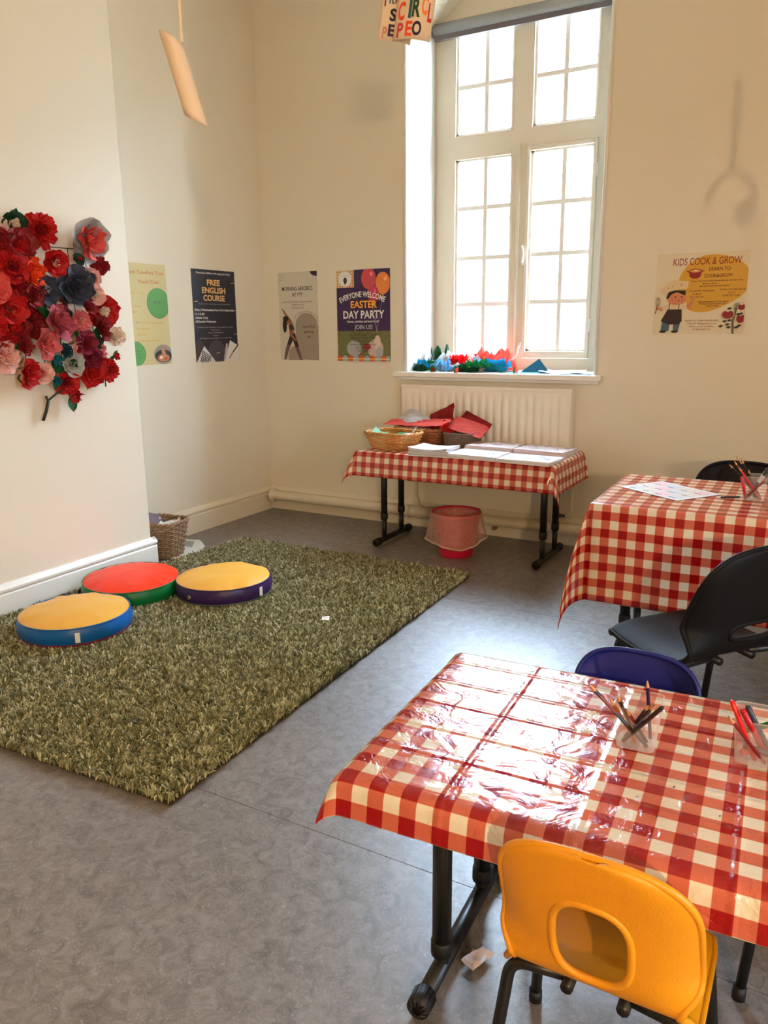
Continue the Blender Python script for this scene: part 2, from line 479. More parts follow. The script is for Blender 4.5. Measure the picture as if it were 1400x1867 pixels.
    st.box(-1.825, -1.805, YF - .022, YF - .012, 1.185, 1.225)
    st.build('casement_stay', WHITE, w, smooth=True)
    for z in (1.33, 2.25):
        MB().tube([(-1.354, YF - .014, z - .04), (-1.354, YF - .014, z + .04)], .006, 8).build('hinge', WHITE, w, smooth=True)
make_window()

# roller blind rolled up under the arch
bl = thing('roller_blind', 'grey roller blind rolled up across the top of the window', 'blind', (-1.824, 5.015, 3.165))
GB = mat('grey blind cloth', (150, 150, 146), rough=.6)
hx = .615
MB().tube([(-hx + .008, 0, .01), (hx - .008, 0, .01)], .036, 24).build('fabric_roll', GB, bl, smooth=True)
MB().box(-hx + .01, hx - .01, -.012, .004, -.055, -.022).build('bottom_bar', mat('dark grey blind bar', (96, 86, 84), rough=.5), bl, bevel=.004)
MB().box(-hx + .012, hx - .012, .018, .020, -.04, .01).build('hanging_fabric', GB, bl)
for sx in (-1, 1):
    MB().box(sx * hx - .006 if sx > 0 else -hx - .001, hx + .001 if sx > 0 else -hx + .006, -.03, .052, -.03, .05).build('end_bracket', mat('grey bracket', (110, 106, 102)), bl, bevel=.004)

# ------------------------------------------------------------------ what stands outside
STONE = mat('pale limestone', (226, 219, 200), rough=.9, var=.14, scale=9)
house = struct(MB().box(-16, 12, 13.0, 13.4, -4, 5.2).build('wall_opposite', mat('lime mortar', (232, 226, 212), rough=.95)), 'pale stone house across the street')
random.seed(3)
z = -1.2; row = 0
while z < 4.6:
    x = -9.2 - (row % 2) * .35
    while x < .5:
        wd = random.uniform(.55, .95)
        MB().box(x + .012, x + wd - .012, 12.96 - random.uniform(0, .02), 13.05, z + .012, z + .318).build('stone_block', STONE, house)
        x += wd
    z += .33; row += 1
SL = mat('blue grey slates', (150, 172, 190), rough=.6, var=.1)
rf = struct(MB().add([(-16, 12.7, 5.0), (12, 12.7, 5.0), (12, 16.5, 7.4), (-16, 16.5, 7.4), (-16, 12.7, 4.9), (12, 12.7, 4.9), (12, 16.5, 7.3), (-16, 16.5, 7.3)],
     [(0, 1, 2, 3), (7, 6, 5, 4), (0, 4, 5, 1), (3, 2, 6, 7)]).build('roof_opposite', SL), 'slate roof of the house across the street')
GR = mat('pale ground', (205, 200, 190), rough=.95)
struct(MB().box(-40, 40, -40, 60, -4.2, -4.0).build('street_ground', GR), 'pale street outside')
# ------------------------------------------------------------------ radiator and heating pipe
RADM = mat('white enamel', (236, 226, 208), rough=.3, var=.02)
rad = thing('radiator', 'white ribbed panel radiator under the window', 'radiator', (-1.876, 4.566, .36))
RW, RH = .568, .60
def rad_front(u, v):
    x = -RW + 2 * RW * u; z = RH * v
    e = min(1, max(0, (.5 - abs(v - .5)) / .10 - .35)); e = e * e * (3 - 2 * e)
    ed = min(1, (RW - abs(x)) / .03)
    return (x, -.010 * e * ed * (.5 + .5 * math.cos(2 * math.pi * x / .0515)) ** .8, z)
fp = MB().grid(rad_front, 22 * 8, 24)
fp.build('front_panel', RADM, rad, smooth=True, solid=.003, soff=-1)
MB().box(-RW, RW, .02, .05, .02, RH - .03).build('convector_fins', RADM, rad)
MB().box(-RW, RW, .055, .066, 0, RH).build('rear_panel', RADM, rad)
top = MB().box(-RW - .004, RW + .004, -.004, .004, RH - .012, RH + .006).box(-RW - .004, RW + .004, .06, .07, RH - .012, RH + .006)
for i in range(46):
    x = -RW + .012 + i * (2 * RW - .024) / 45
    top.box(x - .004, x + .004, .004, .06, RH - .004, RH + .004)
top.build('top_grille', RADM, rad)
for s in (-1, 1):
    MB().box(s * RW - .003, s * RW + .003, 0, .066, .01, RH).build('side_cover', RADM, rad, bevel=.002)
    MB().box(s * .40 - .015, s * .40 + .015, .066, .078, .05, RH - .05).build('wall_bracket', RADM, rad)
PIPE = mat('cream painted pipe', (226, 214, 190), rough=.32, var=.03)
pipe = thing('heating_pipe', 'thick cream heating pipe running along the skirting board', 'pipe', (0, 4.578, .112))
MB().tube(bent([(-3.58, .03, 0), (-3.55, .0, 0), (-3.45, 0, 0), (1.9, 0, 0)], .03), .034, 20).build('main_pipe', PIPE, pipe, smooth=True)
for x in (-3.545, -2.31, -2.40, -.30):
    MB().tube([(x - .016, 0, 0), (x + .016, 0, 0)], .045, 20).build('pipe_collar', PIPE, pipe, smooth=True)
MB().tube([(-3.56, .0, .0), (-3.535, 0, 0)], .052, 20).build('elbow_flange', PIPE, pipe, smooth=True)
tee = MB().tube([(-2.40, 0, 0), (-2.31, 0, 0)], .040, 20)
tee.tube([(-2.335, 0, .03), (-2.335, 0, .10)], .018, 14).tube([(-2.335, 0, .05), (-2.335, 0, .075)], .024, 14)
tee.build('tee_joint', PIPE, pipe, smooth=True)
rz = MB().tube(bent([(-2.335, 0, .08), (-2.335, 0, .21), (-2.42, 0, .225), (-2.455, 0, .225), (-2.455, 0, .30)], .02), .010, 10)
rz.build('riser_pipe', PIPE, pipe, smooth=True)
vr = MB().tube([(-2.395, 0, .225), (-2.36, 0, .225)], .017, 12)
vr.build('radiator_valve', mat('dark valve', (70, 62, 56), rough=.4, metal=.6), pipe, smooth=True)
rr = MB().tube(bent([(-1.282, 0, .30), (-1.282, 0, .09), (-1.37, 0, .075), (-1.40, 0, .03)], .03), .011, 10)
rr.build('return_pipe', PIPE, pipe, smooth=True)
MB().tube([(-1.385, -.012, .085), (-1.315, -.012, .085)], [.014, .009], 12).build('lockshield_valve', mat('dark valve', (70, 62, 56)), pipe, smooth=True)
for x in (-1.78, -.9, .4):
    MB().box(x - .010, x + .010, -.012, .045, -.060, -.030).build('pipe_bracket', mat('rusty bracket', (150, 118, 92), rough=.7), pipe)

# ------------------------------------------------------------------ folding tables
BLK = mat('black powder coat', (22, 21, 20), rough=.38, var=.1)
TOPM = mat('pale laminate', (200, 186, 160), rough=.4)
def folding_table(label, cx, cy, rot, hw, hd, h, inset=.10, r=.019, col=.27):
    t = thing('folding_table', label, 'table', (cx, cy, 0), (0, 0, rot), 'folding tables under red gingham cloths')
    MB().box(-hw, hw, -hd, hd, h - .022, h).build('tabletop', TOPM, t, bevel=.004)
    MB().box(-hw + .03, hw - .03, -hd + .03, -hd + .05, h - .05, h - .022).build('apron_rail', BLK, t)
    MB().box(-hw + .03, hw - .03, hd - .05, hd - .03, h - .05, h - .022).build('apron_rail', BLK, t)
    for sx in (-1, 1):
        x = sx * (hw - inset)
        py = hd * .42
        fb = MB().tube([(x, -hd * .80, .028), (x, hd * .80, .028)], r * .95, 14).build('foot_bar', BLK, t, smooth=True)
        for sy in (-1, 1):
            # ribbed rubber end cap
            c = MB()
            y = sy * hd * .80
            c.tube([(x, y - sy * .03, .028), (x, y + sy * .012, .028)], r * 1.22, 14)
            for k in range(10):
                a = 2 * math.pi * k / 10
                c.tube([(x + math.cos(a) * r * 1.17, y - sy * .026, .028 + math.sin(a) * r * 1.17), (x + math.cos(a) * r * 1.1, y + sy * .010, .028 + math.sin(a) * r * 1.1), (x + math.cos(a) * r * .5, y + sy * .018, .028 + math.sin(a) * r * .5)], .0034, 6)
            c.build('end_cap', mat('black rubber', (14, 14, 14), rough=.55), fb, smooth=True)
        for sy in (-1, 1):
            y = sy * py
            leg = MB().tube([(x, y, h * col), (x, y, h - .025)], r * 1.05, 16).tube([(x, y, .03), (x, y, h * col)], r * .82, 16).build('leg', BLK, t, smooth=True)
            MB().tube([(x, y, h * (col - .015)), (x, y, h * (col - .008)), (x, y, h * (col + .05)), (x, y, h * (col + .055))], [r * 1.0, r * 1.2, r * 1.2, r * 1.05], 16).build('collar', mat('black rubber', (14, 14, 14)), leg, smooth=True)
        MB().tube([(x, -py, h * .72), (x, py, h * .72)], r * .62, 12).build('crossbar', BLK, t, smooth=True)
        MB().tube([(x, 0, h * .72), (x - sx * .11, 0, h * .80), (x - sx * .24, 0, h - .03)], r * .5, 10).build('folding_stay', BLK, t, smooth=True)
        MB().tube([(x - sx * .10, -.016, h * .793), (x - sx * .10, .016, h * .793)], r * .62, 10).build('locking_ring', mat('steel', (170, 172, 175), rough=.3, metal=.9), t, smooth=True)
    return t
folding_table('low folding table against the radiator, carrying baskets and paper stacks', -1.83, 4.258, 0, .60, .27, .603, inset=.085)
folding_table('taller folding table beside the two black chairs', -.10, 3.10, math.radians(.6), .60, .31, .698)
folding_table('nearest folding table with the yellow chair tucked in front', -.085, 1.395, math.radians(2.7), .625, .295, .538, inset=.125, col=.115)

# ------------------------------------------------------------------ gingham vinyl tablecloths
BACK = mat('beige cloth backing', (214, 190, 150), rough=.8)
GING = gingham('red gingham vinyl', False); GINGC = gingham('red gingham vinyl with fold creases', True)
def tablecloth(label, cx, cy, rot, hw, hd, h, ou, ov, m, rad=.012, flare=.05, ear=.62, seed=0, wave=.006, droop=1.0, lift=None):
    """a flat sheet (half sizes hw+ou, hd+ov) laid over the table: rolls over each edge, hangs, folds into an ear at each corner.
       ou = (left, right) overhang, ov = (front, back)"""
    t = .0022
    z0 = h + t
    def side(d):
        """overhang d -> (out, down)"""
        q = rad * math.pi / 2
        if d <= 0: return 0.0, 0.0
        if d < q:
            a = d / rad
            return rad * math.sin(a), rad * (1 - math.cos(a))
        e = d - q
        return rad + e * flare, rad + e * math.sqrt(max(0, 1 - flare * flare)) * droop
    def pos(u, v):
        du = u - hw if u > hw else (-hw - u if u < -hw else 0); dv = v - hd if v > hd else (-hd - v if v < -hd else 0)
        su = 1 if u > 0 else -1; sv = 1 if v > 0 else -1
        if du <= 0 and dv <= 0: return (u, v, z0)
        n = noise.noise(Vector((u * 5 + seed, v * 5, seed * 1.7))) * wave
        n2 = noise.noise(Vector((u * 14 + seed, v * 14, 3 + seed))) * wave * .5
        if dv <= 0:
            o, d = side(du); w = min(1, du / .1)
            return (su * (hw + o + (n + n2 + wave) * w), v, z0 - d)
        if du <= 0:
            o, d = side(dv); w = min(1, dv / .1)
            return (u, sv * (hd + o + (n + n2 + wave) * w), z0 - d)
        rho = math.hypot(du, dv); th = math.atan2(dv, du) / (math.pi / 2)       # 0 = on the u side, 1 = on the v side
        o, d = side(rho)
        k = ear
        if lift: k = lift.get((su, sv), ear)
        k *= 1 - .45 * min(1, rho / .5)
        e = k * max(0, rho - rad * .5) * (math.sin(math.pi * th) ** .8)
        dd = rad + (d - rad) * math.sqrt(max(.05, 1 - min(.93, k * k * (math.sin(math.pi * th)) ** 1.6))) if d > rad else d
        bx = o * math.cos(th * math.pi / 2); by = o * math.sin(th * math.pi / 2)
        ang = math.pi / 4 + (th - .5) * .22
        return (su * (hw + bx + e * math.cos(ang)), sv * (hd + by + e * math.sin(ang)), z0 - dd)
    def axis(hwid, oa, ob):
        q = rad * math.pi / 2
        a = [-hwid - oa + (oa - q) * i / 16 for i in range(16)] + [-hwid - q + q * i / 6 for i in range(6)]
        mid = [-hwid + 2 * hwid * i / 30 for i in range(31)]
        b = [hwid + q * (i + 1) / 6 for i in range(6)] + [hwid + q + (ob - q) * (i + 1) / 16 for i in range(16)]
        return a + mid + b
    U, V = axis(hw, *ou), axis(hd, *ov)
    b = MB(); b.uv = [(u, v) for v in V for u in U]
    nU, nV = len(U), len(V)
    b.add([pos(u, v) for v in V for u in U], [(j * nU + i, j * nU + i + 1, (j + 1) * nU + i + 1, (j + 1) * nU + i) for j in range(nV - 1) for i in range(nU - 1)])
    o = b.build('tablecloth', m, smooth=True, solid=.0016, mats=[m, BACK], soff=-1, fix=False)
    o.location = (cx, cy, 0); o.rotation_euler = (0, 0, rot)
    return tag(o, label, 'tablecloth', 'red gingham tablecloths')
tablecloth('red and white gingham cloth under the baskets and paper stacks', -1.83, 4.258, 0, .605, .275, .605, (.16, .17), (.155, .03), GING, rad=.014, flare=.10, ear=.35, seed=1, lift={(-1, -1): .42, (1, -1): .30})
tablecloth('red and white gingham cloth hanging long over the table by the black chairs', -.10, 3.10, math.radians(.6), .604, .314, .70, (.33, .33), (.37, .20), GING, rad=.009, flare=.03, ear=.3, seed=5, wave=.012, lift={(-1, -1): .36, (-1, 1): .25})
tablecloth('shiny creased red gingham cloth on the nearest table', -.085, 1.395, math.radians(2.7), .618, .290, .54, (.075, .10), (.088, .05), GINGC, rad=.026, flare=.10, ear=.4, seed=9, lift={(-1, -1): .38, (-1, 1): .80})

# ------------------------------------------------------------------ plastic shell chairs
def shell_chair(label, loc, rotz, m, seat_h, back_h, w, depth, scale_r=1.0, group=None, hole=True, slot=False, name='plastic_chair', legm=None, hole_c=(0, .40), hole_r=(.40, .25), top_drop=.07, waist=.17):
    """one-piece moulded chair: seat, back with wings and an oval hole, tube legs. Local +Y is where the sitter faces."""
    t = thing(name, label, 'chair', loc, (0, 0, rotz), group)
    hw = w / 2
    sd = depth
    # centre line of the shell: front lip, seat, bend, back
    ctr = bent([(sd * .5 + .012, seat_h - .045), (sd * .5, seat_h), (0, seat_h - .012), (-sd * .5, seat_h - .005), (-sd * .5 - (back_h - seat_h) * .24, back_h)], .07, 10) if False else None
    P = [Vector((0, sd * .5 + .012, seat_h - .04)), Vector((0, sd * .47, seat_h)), Vector((0, 0, seat_h - .014)), Vector((0, -sd * .5, seat_h)), Vector((0, -sd * .5 - (back_h - seat_h) * .22, back_h))]
    pl = bent(P, .06, 8)
    pl = [Vector(p) for p in pl]
    # resample evenly
    L = [0]
    for a, b in zip(pl[:-1], pl[1:]): L.append(L[-1] + (b - a).length)
    tot = L[-1]
    def at(s):
        s = min(max(s, 0), tot)
        for i in range(len(L) - 1):
            if L[i + 1] >= s:
                k = (s - L[i]) / max(1e-9, L[i + 1] - L[i]); return pl[i].lerp(pl[i + 1], k)
        return pl[-1]
    seat_len = sum((b - a).length for a, b in zip(P[:3], P[1:4]))
    NV, NU = 64, 40
    cr = .115 * w / .30                       # corner radius of the top
    def half(s):
        """half width of the shell at arc length s"""
        ws = hw * (1.03 if s < seat_len else 1.03 + .0 * (s - seat_len))
        if s < seat_len * .3: ws = hw * (.93 + .10 * (s / (seat_len * .3)))
        k = (s - seat_len) / (tot - seat_len)
        if k > 0: ws = hw * (1.03 - .06 * k)
        if abs(k) < .22: ws *= 1 - waist * (math.cos(k / .22 * math.pi / 2) ** 2)      # waist where the wings end
        d = tot - s
        if d < cr: ws *= max(.004, 1 - ((cr - d) / cr) ** 3.0) ** (1 / 3.0)
        if s < .03: ws -= .03 - math.sqrt(max(0, .03 ** 2 - (.03 - s) ** 2))
        return ws
    N1 = NV - 18
    SS = [(tot - cr) * j / N1 for j in range(N1)] + [tot - cr + cr * math.sin(math.pi / 2 * j / 18) for j in range(19)]
    def pt(u, s):
        c = at(s); ws = half(s)
        a, b = at(s - .004), at(s + .004)
        T = (b - a).normalized(); nrm = Vector((0, T.z, -T.y))     # towards the sitter
        if nrm.z < 0 and s < seat_len: nrm = -nrm
        k = (s - seat_len) / (tot - seat_len)
        if k > .05: cup = (w / .30) * (.034 * abs(u) ** 5 + .010 * u * u) * min(1, (k - .05) / .2) * (1 - .75 * max(0, k - .35) / .65)
        else: cup = -.022 * (abs(u) ** 5) * (1 if k < -.1 else 0) * min(1, (-k - .1) / .1 if k < -.1 else 0)
        if k > .05 and nrm.y < 0: nrm = -nrm
        if k > .05: return c + Vector((u * ws, cup, 0))
        return c + Vector((u * ws, 0, 0)) + nrm * cup
    # hole in (u * half, s) space
    hs = seat_len + (tot - seat_len) * hole_c[1]; ra, rb = hw * hole_r[0], (tot - seat_len) * hole_r[1]
    def inh(u, s): return (abs(u * half(s)) / ra) ** 2.8 + (abs(s - hs) / rb) ** 2.8
    uv = [[(-1 + 2 * i / NU, s) for i in range(NU + 1)] for s in SS]
    dead = set()
    if hole:
        for j in range(NV):
            for i in range(NU):
                if inh(*uv[j][i]) < 1 and inh(*uv[j][i + 1]) < 1 and inh(*uv[j + 1][i]) < 1 and inh(*uv[j + 1][i + 1]) < 1: dead.add((i, j))
        # pull the inner edge onto the oval
        edge = set()
        for (i, j) in dead:
            for a in (i, i + 1):
                for b in (j, j + 1):
                    if any((a - p, b - q) not in dead for p in (0, 1) for q in (0, 1)): edge.add((a, b))
        for (a, b) in edge:
            u, s = uv[b][a]; X, Y = u * half(s), s - hs
            k = inh(u, s) ** (1 / 2.8)
            if k > 1e-3:
                X /= k; Y /= k
                uv[b][a] = (X / half(hs + Y), hs + Y)
    mb = MB()
    mb.add([pt(*uv[j][i]) for j in range(NV + 1) for i in range(NU + 1)],
           [(j * (NU + 1) + i, j * (NU + 1) + i + 1, (j + 1) * (NU + 1) + i + 1, (j + 1) * (NU + 1) + i) for j in range(NV) for i in range(NU) if (i, j) not in dead])
    sh = mb.build('seat_shell', m, t, smooth=True, solid=.006, fix=False)
    rim = [pt(-1, s) for s in SS] + [pt(1, s) for s in reversed(SS[:-1])] + [pt(1 - 2 * i / NU, 0) for i in range(1, NU)]
    MB().tube(rim, .0062 * scale_r, 8, closed=True).build('rolled_rim', m, sh, smooth=True)
    if hole:
        ring = []
        for i in range(40):
            a = 2 * math.pi * i / 40
            c, s_ = math.cos(a), math.sin(a)
            X = ra * math.copysign(abs(c) ** (2 / 2.8), c); Y = rb * math.copysign(abs(s_) ** (2 / 2.8), s_)
            ring.append(pt(X / half(hs + Y), hs + Y))
        MB().tube(ring, .0068 * scale_r, 8, closed=True).build('hole_lip', m, sh, smooth=True)
    # tube legs, splayed, each bending in under the seat
    lm = legm or BLK
    rt_ = .0105 * scale_r
    zt = seat_h - .024
    for sx in (-1, 1):
        for sy, yy in ((1, sd * .30), (-1, -sd * .36)):
            foot = (sx * (hw * 1.14), yy + sy * sd * .20, .008)
            kn = (sx * (hw * .97), yy, zt)
            MB().tube(bent([foot, kn, (sx * hw * .25, yy - sy * .01, zt + .004)], .03, 7), rt_, 10).build('leg', lm, t, smooth=True)
            MB().tube([(foot[0], foot[1], 0), (foot[0] * .995, foot[1] - sy * .003, .028)], rt_ * 1.25, 10).build('rubber_foot', mat('black rubber', (14, 14, 14)), t, smooth=True)
    MB().tube([(hw * .3, sd * .30, zt), (hw * .3, -sd * .42, zt)], rt_, 8).tube([(-hw * .3, sd * .30, zt), (-hw * .3, -sd * .42, zt)], rt_, 8).build('seat_rail', lm, t, smooth=True)
    return t
YEL = mat('yellow moulded plastic', (226, 148, 5), rough=.42, var=.10, scale=14, bump=.10, bscale=260)
NAVY = mat('navy blue moulded plastic', (16, 26, 104), rough=.36, var=.05, bump=.05, bscale=260)
BLKP = mat('black moulded plastic', (15, 13, 12), rough=.6, spec=.22, var=.12, bump=.06, bscale=220)
KIDS = "small children's chairs at the nearest table"
shell_chair("yellow plastic child's chair with an oval hole in its back", (-.218, 1.150, 0), 0, YEL, .325, .605, .295, .27, group=KIDS, hole_c=(0, .37), hole_r=(.40, .30))
shell_chair("dark blue plastic child's chair behind the nearest table", (-.318, 1.60, 0), math.radians(180), NAVY, .325, .580, .285, .27, group=KIDS)
shell_chair("dark blue child's chair at the right edge, only a leg showing under the table", (.135, 1.62, 0), math.radians(180), NAVY, .325, .580, .285, .27, group=KIDS)
AD = 'black plastic chairs at the taller table'
shell_chair('black plastic chair turned sideways, its back towards us', (-.265, 2.385, 0), math.radians(141 - 90), BLKP, .425, .755, .40, .37, 1.15, group=AD, hole_c=(0, .20), hole_r=(.42, .085), waist=.0)
shell_chair('black plastic chair behind the taller table, facing us', (-.285, 3.56, 0), math.radians(180), BLKP, .41, .725, .40, .37, 1.15, group=AD, hole=True, hole_c=(0, .20), hole_r=(.42, .085), waist=.0)
# ------------------------------------------------------------------ shag rug
CUSH = [(-2.985, 2.655), (-2.575, 2.885), (-2.835, 2.185)]
def rug():
    t = thing('shag_rug', 'olive green shag rug on the lino floor', 'rug', (-2.408, 2.575, 0))
    hx, hy = .90, 1.25
    OUT = [(-.862, -1.235), (.896, -1.165), (.816, 1.180), (-.73, 1.188), (-.765, 1.16), (-.79, 1.09), (-.805, .85), (-.83, .55), (-.862, .3)]
    MB().prism([(x * .995, y * .995) for x, y in OUT], 0, .008).build('rug_backing', mat('dark jute', (52, 54, 34), rough=.9), t, bevel=.003)
    rng = np.random.default_rng(7)
    step = .0086
    gx, gy = np.meshgrid(np.arange(-hx, hx, step), np.arange(-hy, hy, step))
    n = gx.size
    bx = gx.ravel() + rng.uniform(-.5, .5, n) * step; by = gy.ravel() + rng.uniform(-.5, .5, n) * step
    keep = np.ones(n, bool)
    for (xa, ya), (xb, yb) in zip(OUT, OUT[1:] + OUT[:1]):
        keep &= ((xb - xa) * (by - ya) - (yb - ya) * (bx - xa)) > 0
    bx, by = bx[keep], by[keep]; n = bx.size
    # cut away two rounded corners a little and flatten the pile under the cushions
    wx = -2.408 + bx; wy = 2.575 + by
    d = np.minimum.reduce([np.hypot(wx - c[0], wy - c[1]) for c in CUSH])
    low = np.clip((d - .20) / .03, .12, 1)
    hgt = rng.uniform(.017, .031, n) * low
    # a slow clumping field makes neighbouring tufts lean together
    def field(seed, s):
        r = np.random.default_rng(seed); a = r.uniform(0, 2 * np.pi, 8); k = r.uniform(.5, 1.5, 8) * s
        return sum(np.sin((bx * np.cos(q) + by * np.sin(q)) * w + q * 7) for q, w in zip(a, k)) / 8
    lx = field(1, 90) * .018 + rng.normal(0, .007, n); ly = field(2, 90) * .018 + rng.normal(0, .007, n)
    V = []; F = []; C = []
    NB = 3
    ang0 = rng.uniform(0, 2 * np.pi, n); tone = rng.uniform(0, 1, n)
    allv = []; allc = []
    for k in range(NB):
        a = ang0 + k * 2 * np.pi / NB
        w = rng.uniform(.0022, .0036, n)
        ox, oy = np.cos(a), np.sin(a); px, py = -oy, ox
        tipx = bx + lx + ox * rng.uniform(.002, .009, n); tipy = by + ly + oy * rng.uniform(.002, .009, n)
        midx = bx + lx * .35 + ox * .004; midy = by + ly * .35 + oy * .004
        h = hgt * rng.uniform(.85, 1.1, n)
        z0 = np.full(n, .006)
        pts = np.stack([np.stack([bx - px * w * .5, by - py * w * .5, z0], 1), np.stack([bx + px * w * .5, by + py * w * .5, z0], 1),
                        np.stack([midx + px * w, midy + py * w, z0 + h * .62], 1), np.stack([midx - px * w, midy - py * w, z0 + h * .62], 1),
                        np.stack([tipx + px * w * .6, tipy + py * w * .6, z0 + h], 1), np.stack([tipx - px * w * .6, tipy - py * w * .6, z0 + h * .97], 1)], 1)
        allv.append(pts.reshape(-1, 3)); allc.append(np.repeat(np.clip(tone + rng.normal(0, .12, n), 0, 1), 6))
    v = np.concatenate(allv); c = np.concatenate(allc)
    nb = len(v) // 6
    q = np.array([[0, 1, 2, 3], [3, 2, 4, 5]])
    f = (np.arange(nb)[:, None, None] * 6 + q[None]).reshape(-1, 4)
    me = bpy.data.meshes.new('rug_pile')
    me.vertices.add(len(v)); me.vertices.foreach_set('co', v.astype(np.float32).ravel())
    me.loops.add(f.size); me.loops.foreach_set('vertex_index', f.ravel().astype(np.int32))
    me.polygons.add(len(f)); me.polygons.foreach_set('loop_start', np.arange(0, f.size, 4, dtype=np.int32))
    me.update(calc_edges=True)
    at = me.attributes.new('tone', 'FLOAT', 'POINT'); at.data.foreach_set('value', c.astype(np.float32))
    m = bpy.data.materials.new('olive shag yarn'); m.use_nodes = True
    nt = m.node_tree; b = nt.nodes['Principled BSDF']
    an = nt.nodes.new('ShaderNodeAttribute'); an.attribute_name = 'tone'
    cr = nt.nodes.new('ShaderNodeValToRGB'); nt.links.new(an.outputs['Fac'], cr.inputs[0])
    e = cr.color_ramp.elements
    e[0].color = (*lin((96, 98, 68)), 1); e[1].color = (*lin((220, 217, 182)), 1)
    k = e.new(.5); k.color = (*lin((152, 151, 114)), 1)
    nt.links.new(cr.outputs[0], b.inputs['Base Color']); b.inputs['Roughness'].default_value = .8
    b.inputs['Specular IOR Level'].default_value = .3
    me.materials.append(m)
    o = bpy.data.objects.new('rug_pile', me); COL.objects.link(o); o.parent = t; o['kind'] = 'stuff'
rug()

# ------------------------------------------------------------------ round floor cushions
def cushion(label, loc, top, band, bottom, tilt, seed, tag_a, eye_a, base_shift=(0, 0), bot_r=1.0):
    t = thing('floor_cushion', label, 'cushion', loc, tilt, 'round vinyl floor cushions')
    R, H = .234, .080
    NA = 72
    def ripple(a, k): return .0022 * math.sin(9 * a + seed) + .0018 * math.sin(17 * a + seed * 2.1) + .0012 * math.sin(26 * a + seed * .7)
    def topf(u, v):
        a = 2 * math.pi * u; r = R * v
        edge = max(0, (v - .55) / .45)
        z = H + .036 * (1 - v ** 2.8) + ripple(a, 1) * edge ** 1.5 * (1 - .75 * max(0, v - .9) / .1) * 1.4
        z += .006 * noise.noise(Vector((math.cos(a) * v * 2 + seed, math.sin(a) * v * 2, 1)))
        return (r * math.cos(a), r * math.sin(a), z)
    MB().grid(topf, NA, 26, cu=True).build('top_panel', top, t, smooth=True)
    def bandf(u, v):
        a = 2 * math.pi * u
        r = R + .010 * math.sin(math.pi * v) + ripple(a, 1) * .6 * math.sin(math.pi * v)
        return (r * math.cos(a), r * math.sin(a), H * v + .0015)
    MB().grid(bandf, NA, 8, cu=True).build('side_band', band, t, smooth=True)
    def botf(u, v):
        a = 2 * math.pi * u; r = R * bot_r * v
        return (r * math.cos(a) + base_shift[0], r * math.sin(a) + base_shift[1], .002 + .010 * v ** 6 * 0)
    MB().grid(botf, NA, 6, cu=True).lathe([(R * bot_r, .002), (R * bot_r + .006, .010), (R * bot_r - .006, .020)], NA, (base_shift[0], base_shift[1], 0)).build('bottom_panel', bottom, t, smooth=True)
    MB().tube([((R + .001) * math.cos(2 * math.pi * i / NA), (R + .001) * math.sin(2 * math.pi * i / NA), H) for i in range(NA)], .0032, 6, closed=True).build('piping', band, t, smooth=True)
    if tag_a is not None:
        mm = Matrix.Rotation(tag_a, 4, 'Z') @ Matrix.Translation((R + .0135, 0, H * .52))
        MB(mm).box(-.001, .001, -.010, .010, -.020, .024).build('care_tag', mat('white tag', (236, 232, 224)), t)
    if eye_a is not None:
        mm = Matrix.Rotation(eye_a, 4, 'Z') @ Matrix.Translation((R + .010, 0, H * .5)) @ Matrix.Rotation(math.radians(90), 4, 'Y')
        MB(mm).lathe([(.004, .002), (.006, .004), (.010, .003), (.011, 0)], 16).build('eyelet', mat('brass', (196, 178, 130), rough=.25, metal=.9), t, smooth=True)
    return t
def vinyl(n, c): return mat(n, c, rough=.36, spec=.35, var=.04, bump=.05, bscale=140)
Z0 = .027
yellow_v = vinyl('yellow vinyl', (232, 170, 66))
cushion('round floor cushion with orange-red top and green side', (*CUSH[0], Z0), vinyl('red vinyl', (238, 52, 18)), vinyl('green vinyl', (14, 112, 52)), vinyl('dark brown vinyl', (50, 40, 38)), (.02, .025, 0), 1, None, None, (-.035, -.022), .98)
cushion('round floor cushion with yellow top and dark purple side', (*CUSH[1], Z0), yellow_v, vinyl('purple vinyl', (56, 34, 84)), vinyl('grey green vinyl', (86, 110, 92)), (.0, .0, 0), 4, math.radians(-3), math.radians(-92))
cushion('round floor cushion with yellow top and blue side', (*CUSH[2], Z0), yellow_v, vinyl('blue vinyl', (18, 94, 164)), vinyl('wine vinyl', (130, 20, 36)), (.0, .0, 0), 8, math.radians(-38), math.radians(-122))

def scrap(name, label, cat, loc, w, d, seed, m, rot=0, amp=.012):
    random.seed(seed)
    off = random.uniform(0, 50)
    def f(u, v):
        x, y = (u - .5) * w, (v - .5) * d
        n = noise.noise(Vector((x * 40 + off, y * 40, 0))); n2 = noise.noise(Vector((x * 40, y * 40 + off, 5)))
        return (x + n * .004, y + n2 * .004, .002 + amp * (.5 + .5 * noise.noise(Vector((x * 28 + off, y * 28, 9)))) )
    o = MB().grid(f, 8, 8).build(name, m, solid=.0012)
    o.location = loc; o.rotation_euler = (0, 0, rot)
    return tag(o, label, cat)
PAPER = mat('white paper', (238, 234, 228), rough=.75, var=.03)
scrap('paper_scrap', 'tiny crumpled white paper scrap on the green rug', 'paper', (-1.893, 2.79, .026), .035, .03, 2, PAPER, .4, .016)
# torn eraser-like wrapper on the floor by the table foot
scrap('paper_wrapper', 'crumpled pinkish white wrapper on the floor by the table foot', 'paper', (-.525, 1.315, .001), .034, .066, 5, mat('pinkish wrapper', (230, 208, 200), rough=.4), -.35, .02)
scrap('paper_scrap', 'small torn cream paper scrap on the seat of the yellow chair', 'paper', (-.155, 1.105, .330), .028, .024, 8, PAPER, .2, .010)

